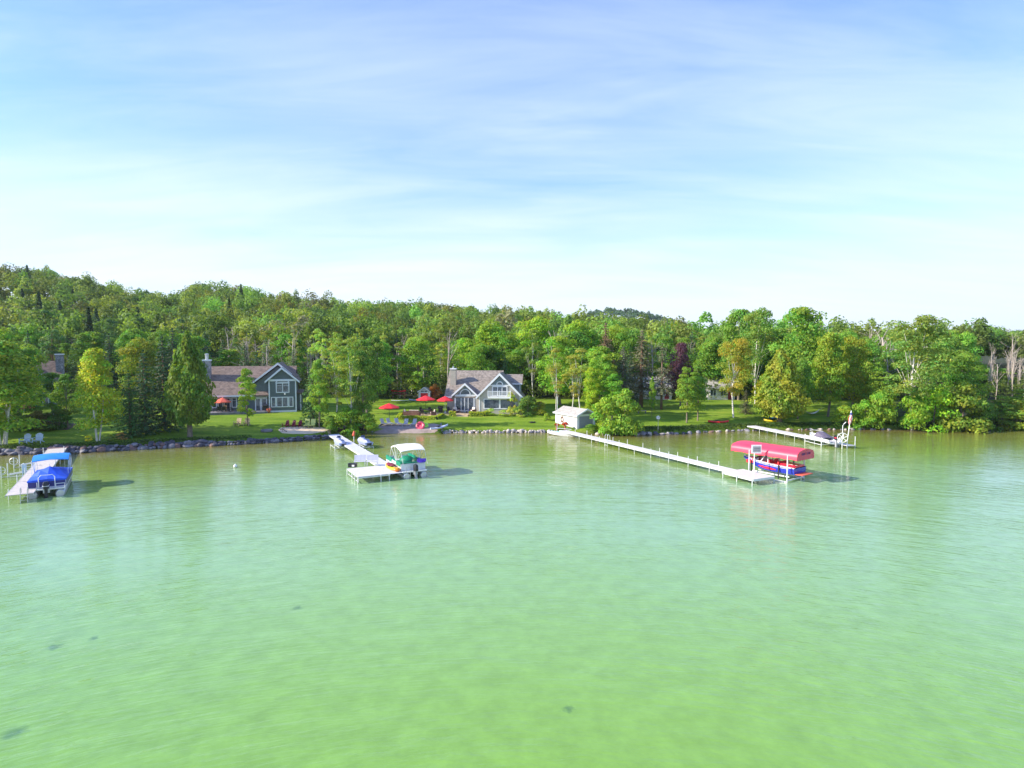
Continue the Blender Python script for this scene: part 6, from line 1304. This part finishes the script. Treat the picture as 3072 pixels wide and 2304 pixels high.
for s in (-1,1): fr.box(-CLn/2+.9,CLn/2-2.0,s*1.5-.04,s*1.5+.04,-.02,.1); fr.box(-CLn/2+.05,CLn/2-.05,s*1.5-.03,s*1.5+.03,zt+.02,zt+.09)
for x in (-CLn/2+.9,CLn/2-2.0): fr.box(x-.06,x+.06,-1.5,1.5,.12,.24)
for s in (-.55,.55): fr.box(-2.2,1.6,s-.08,s+.08,.3,.42)
fr.build('cradle_frame','alu',e)
for x in (1.3,-1.5):
    for s in (-1,1): MB().tube([(x,s*1.25,.15),(x,s*1.27,1.5)],.06,7).build('guide_post','dark',e); 
w_=MB(); w_.box(1.9,2.9,-1.95,-1.62,.55,1.05); w_.build('winch_housing','white',e)
c=MB(); secs=[]; n_=10
pf=[(-1.0,-.30),(-1.0,-.02),(-.95,.22),(-.78,.42),(-.4,.53),(0,.58),(.4,.53),(.78,.42),(.95,.22),(1.0,-.02),(1.0,-.30)]
X=[-CLn/2,-CLn/2+.02]+[-CLn/2+CLn*k/16 for k in range(1,16)]+[CLn/2-.25,CLn/2-.04,CLn/2]
for i,x in enumerate(X):
    sag=1.0-.03*math.sin(PI*((x+CLn/2)/CLn*8%1)); endk=1 if x<CLn/2-.5 else (1-.13*((x-CLn/2+.5)/.5)**2)
    secs.append([(x,a_*1.55,zt+.05+(b_*1.1*sag*endk if b_>0 else b_*(1+.12*math.sin(i*2.1)))) for a_,b_ in pf])
c.loft(secs,closed=False,caps=False)
cv=c.build('canopy','pinkred',e,smooth=True)
for s_x in (-CLn/2-.005,CLn/2+.005):
    ec=MB(); P=[(a_*1.55,zt+.05+b_*1.1*(.87 if s_x>0 and b_>0 else 1)) for a_,b_ in pf]; top=P[1:10]
    bot=[(1.55-3.1*k/16,zt-.28-.07*(k%2)) for k in range(17)]
    poly=top+bot; vs=[(s_x,y,z) for y,z in poly]; vs+= [(s_x+(.012 if s_x>0 else -.012),y,z) for y,z in poly]; n2=len(poly)
    ec.add(vs,[tuple(range(n2)),tuple(range(2*n2-1,n2-1,-1))]+[(i,(i+1)%n2,(i+1)%n2+n2,i+n2) for i in range(n2)]); ec.build('end_panel','hullred',cv)
lt=MB(); xl=-CLn/2-.03
def strokes(y0, segs, hgt=.2, wd=.14):
    for (a0,b0,a1,b1) in segs:
        p0=Vector((xl,y0-a0*wd,zt+.16+b0*hgt)); p1=Vector((xl,y0-a1*wd,zt+.16+b1*hgt)); lt.tube([p0,p1],.02,4)
E_=[(0,0,0,1),(0,1,1,1),(0,.5,.8,.5),(0,0,1,0)]; H_=[(0,0,0,1),(1,0,1,1),(0,.5,1,.5)]; N_=[(0,0,0,1),(0,1,1,0),(1,0,1,1)]; I_=[(.5,0,.5,1)]
for y0,sg in [(.72,H_),(.53,E_),(.34,N_),(-.22,E_),(-.41,I_),(-.6,H_)]: strokes(y0,sg)
lt.ball((xl,.0,zt+.28),(.012,.13,.16),8,6); lt.build('lettering','navy',cv)

# --- far right dock with fishing boat
RA=W(2253,1276,.75); RB=W(2500,1326,.65)
dR,LRr,anR2=dock('pale dock at the right reaching out from the massive cedar',RA,RB,1.3,'dock',z=.7,posts=3.6,ph=.02,sides=(1,-1))
q=W(2520,1331,.3); e=thing('dock_platform','small low dock section by the lift wheel at the right dock end','dock platform',(q[0],q[1],.35),anR2); BX(-1.2,1.9,-.6,.6,-.06,0).build('deck_section','dock',e)
for x,y in [(-1.0,.65),(1.7,.65),(1.8,-.65)]: MB().tube([(x,y,-1.5),(x,y,1.1)],.05,6).build('post','alu',e)
q=W(2466,1326,.3); bx=(q[0],q[1]); fa=anR2+PI
e=thing('fishing_boat','white open fishing boat with a grey cover on a lift at the right dock','fishing boat',(bx[0],bx[1],.35),fa-.12); L_=5.0; secs=[]; secs2=[]
for i in range(11):
    t_=i/10; x=-L_/2+L_*t_; w2=.95*(1 if t_<.5 else max(.04,1-((t_-.5)/.5)**2.2)); s0=.62+.25*t_**2; k0=.4*max(0,t_-.6)**1.6*2; secs.append([(x,-w2,s0),(x,-w2*.8,k0+.14),(x,0,k0),(x,w2*.8,k0+.14),(x,w2,s0),(x,w2-.08,s0),(x,w2*.6,k0+.25),(x,-w2*.6,k0+.25),(x,-w2+.08,s0)])
MB().loft(secs).build('hull','gel',e); c=MB(); secs=[]
for x,zr,w2 in [(-1.2,.75,.9),(-.7,1.0,.9),(.2,1.35,.88),(.5,1.32,.8),(.6,.8,.8)]: secs.append([(x,-w2,.68),(x,-w2*.6,zr*.9),(x,0,zr),(x,w2*.6,zr*.9),(x,w2,.68)])
c.loft(secs).build('cover','tarp',e)
b_=MB(); b_.tube([(.8,-.8,.8),(.9,-.78,1.2),(1.9,-.4,1.25),(2.2,0,1.25),(1.9,.4,1.25),(.9,.78,1.2),(.8,.8,.8)],.025,5); b_.build('bow_rail','alu',e)
m_=MB(); m_.loft([[(-L_/2-.2+a_*.28,b_*.2,z) for a_,b_ in [(1,-.8),(1,.8),(.2,1),(-1,.6),(-1,-.6),(.2,-1)]] for z in (.65,.85,1.05,1.2)]); mo=m_.build('outboard_motor','black',e,smooth=True); BX(-L_/2-.32,-L_/2-.08,-.09,.09,-.3,.65).build('lower_unit','grey',mo); BX(-L_/2-.45,-L_/2-.1,-.205,.205,.86,.98).build('stripe','hullred',mo)
for k in (-.4,.7): BX(k,k+.35,-.7,.7,.35,.42).build('thwart','grey',e)
lf=thing('boat_lift','white boat lift with a big round winch wheel at the right dock','boat lift',(bx[0],bx[1],0),fa-.12)
for x in (-1.6,1.7):
    for s in (-1,1): MB().tube([(x,s*1.25,-2),(x,s*1.25,1.15)],.055,7).build('post','alu',lf)
fr=MB()
for s in (-1,1): fr.tube([(-1.6,s*1.25,.2),(1.7,s*1.25,.2)],.045,5); fr.tube([(-1.6,s*1.25,1.0),(1.7,s*1.25,1.0)],.03,5)
for x in (-1.6,1.7): fr.tube([(x,-1.25,.25),(x,1.25,.25)],.05,5)
fr.build('frame','alu',lf)
q=W(2527,1342,.2); w_=MB(); secs=[]; wh=thing('winch_wheel','white spoked winch wheel standing at the stern of the fishing boat','winch wheel',(q[0],q[1]+.0,.2),R(-15))
zc_=A(2527,1313,q[1])[2]-.2; RW=.58
for i in range(25):
    a=2*PI*i/24; secs.append([((RW+.035*math.cos(q_))*math.cos(a),.05*math.sin(q_),(RW+.035*math.cos(q_))*math.sin(a)+zc_) for q_ in [k*PI/3 for k in range(6)]])
w_.loft(secs,caps=False); w_.build('rim','white',wh,smooth=True)
for k in range(6): MB().tube([(0,0,zc_),(RW*math.cos(k*PI/3+.3),0,RW*math.sin(k*PI/3+.3)+zc_)],.045,5).build('spoke','white',wh)
hb_=MB(); hb_.lathe([(.16,-.06),(.18,0),(.16,.06)],12); hb_.v=[(x,z,y+zc_) for x,y,z in hb_.v]; hb_.build('hub','white',wh); MB().tube([(0,.15,-1.5),(0,.1,zc_),(.0,.1,zc_+1.5),(.1,.1,zc_+1.7),(.35,.1,zc_+1.95)],.045,6).build('mast','white',wh)
# flagpole
q=W(2537,1334,.35); e=thing('flag_pole','leaning white pole with a furled red and white striped flag at the right dock end','flagpole',(q[0],q[1],.2)); top=A(2554,1232,q[1]); tx=top[0]-q[0]; tz=top[2]-.2
MB().tube([(0,0,-1.5),(tx,0,tz)],.055,7).build('pole','white',e); fl=MB(); secs=[]; fst=MB()
def along(t_): return Vector((tx*t_,0,tz*t_))
for i in range(9):
    t_=.62+.26*i/8; p=along(t_); w2=.13+.1*math.sin(i*PI/8); secs.append([tuple(p+Vector((w2*math.cos(a)+.06,w2*.8*math.sin(a),0))) for a in [2*PI*k/10+.3*math.sin(i) for k in range(10)]])
fg=fl.loft(secs).build('flag','white',e,smooth=True)
for k in (1,3,5,7): 
    st_m=MB(); st_m.loft([[tuple(Vector(secs[i][j])*1.0+(Vector(secs[i][j])-Vector((sum(q_[0] for q_ in secs[i])/10,0,secs[i][0][2])))*.06) for j in (k,(k+1)%10)] for i in range(9)],closed=False,caps=False); st_m.build('stripe','reddoor',fg)
cn=MB(); cn.loft([secs[8],[(x*1.0+tx*.03,y*.9,z+.25) for x,y,z in secs[8]]]); cn.v=[(p_[0],p_[1]*1.05,p_[2]) for p_ in cn.v]; cn.build('canton','flag_blue',fg)
# sailboat
q=W(1686,1306,0); e=thing('sailboat','small pale cyan sailboat with a bare mast moored beside the long dock','sailboat',(q[0],q[1],0),R(158)); L_=4.4; secs=[]
for i in range(11):
    t_=i/10; x=-L_/2+L_*t_; w2=.72*(.75+.25*min(1,t_*4)) if t_<.45 else .72*max(.04,1-((t_-.45)/.55)**2); s0=.32+.16*t_; k0=-.1+.3*t_**3; secs.append([(x,-w2,s0),(x,-w2*.8,k0+.08),(x,0,k0),(x,w2*.8,k0+.08),(x,w2,s0),(x,w2*.5,s0+.09),(x,-w2*.5,s0+.09)])
MB().loft(secs).build('hull','gel',e,smooth=True)
d_=MB(); d_.loft([[(p_[0],p_[1]*.85,p_[2]+.012) for p_ in (s_[4],s_[5],s_[6],s_[0])] for s_ in secs[1:10]],closed=False,caps=False); d_.build('deck','cyan',e)
ck=BX(-1.6,-.1,-.3,.3,.50,.53).build('cockpit','slategrey',e); zt2=A(1663,1190,q[1])[2]
MB().tube([(.75,0,.4),(.7,0,zt2)],.04,6).build('mast','alu',e); MB().tube([(.7,0,1.0),(-1.4,0,.95)],.035,6).build('boom','alu',e); MB().tube([(-L_/2,0,.1),(-L_/2-.2,0,-.2)],.05,5).build('rudder','white',e)
print('objects', len(bpy.data.objects))

# ------------------------------------------------------------------ air
hm_ = bpy.data.materials.new('haze'); hm_.use_nodes = True; t = hm_.node_tree; t.nodes.clear()
v_ = t.nodes.new('ShaderNodeVolumePrincipled'); v_.inputs['Color'].default_value = (0.80,0.90,1.0,1); v_.inputs['Density'].default_value = 0.0001; v_.inputs['Anisotropy'].default_value = 0.2
o_ = t.nodes.new('ShaderNodeOutputMaterial'); t.links.new(v_.outputs[0], o_.inputs['Volume'])
hb_ = BX(-7200,7200,-305,2650,-12,125).build('haze', hm_); tag(hb_, kind='stuff')
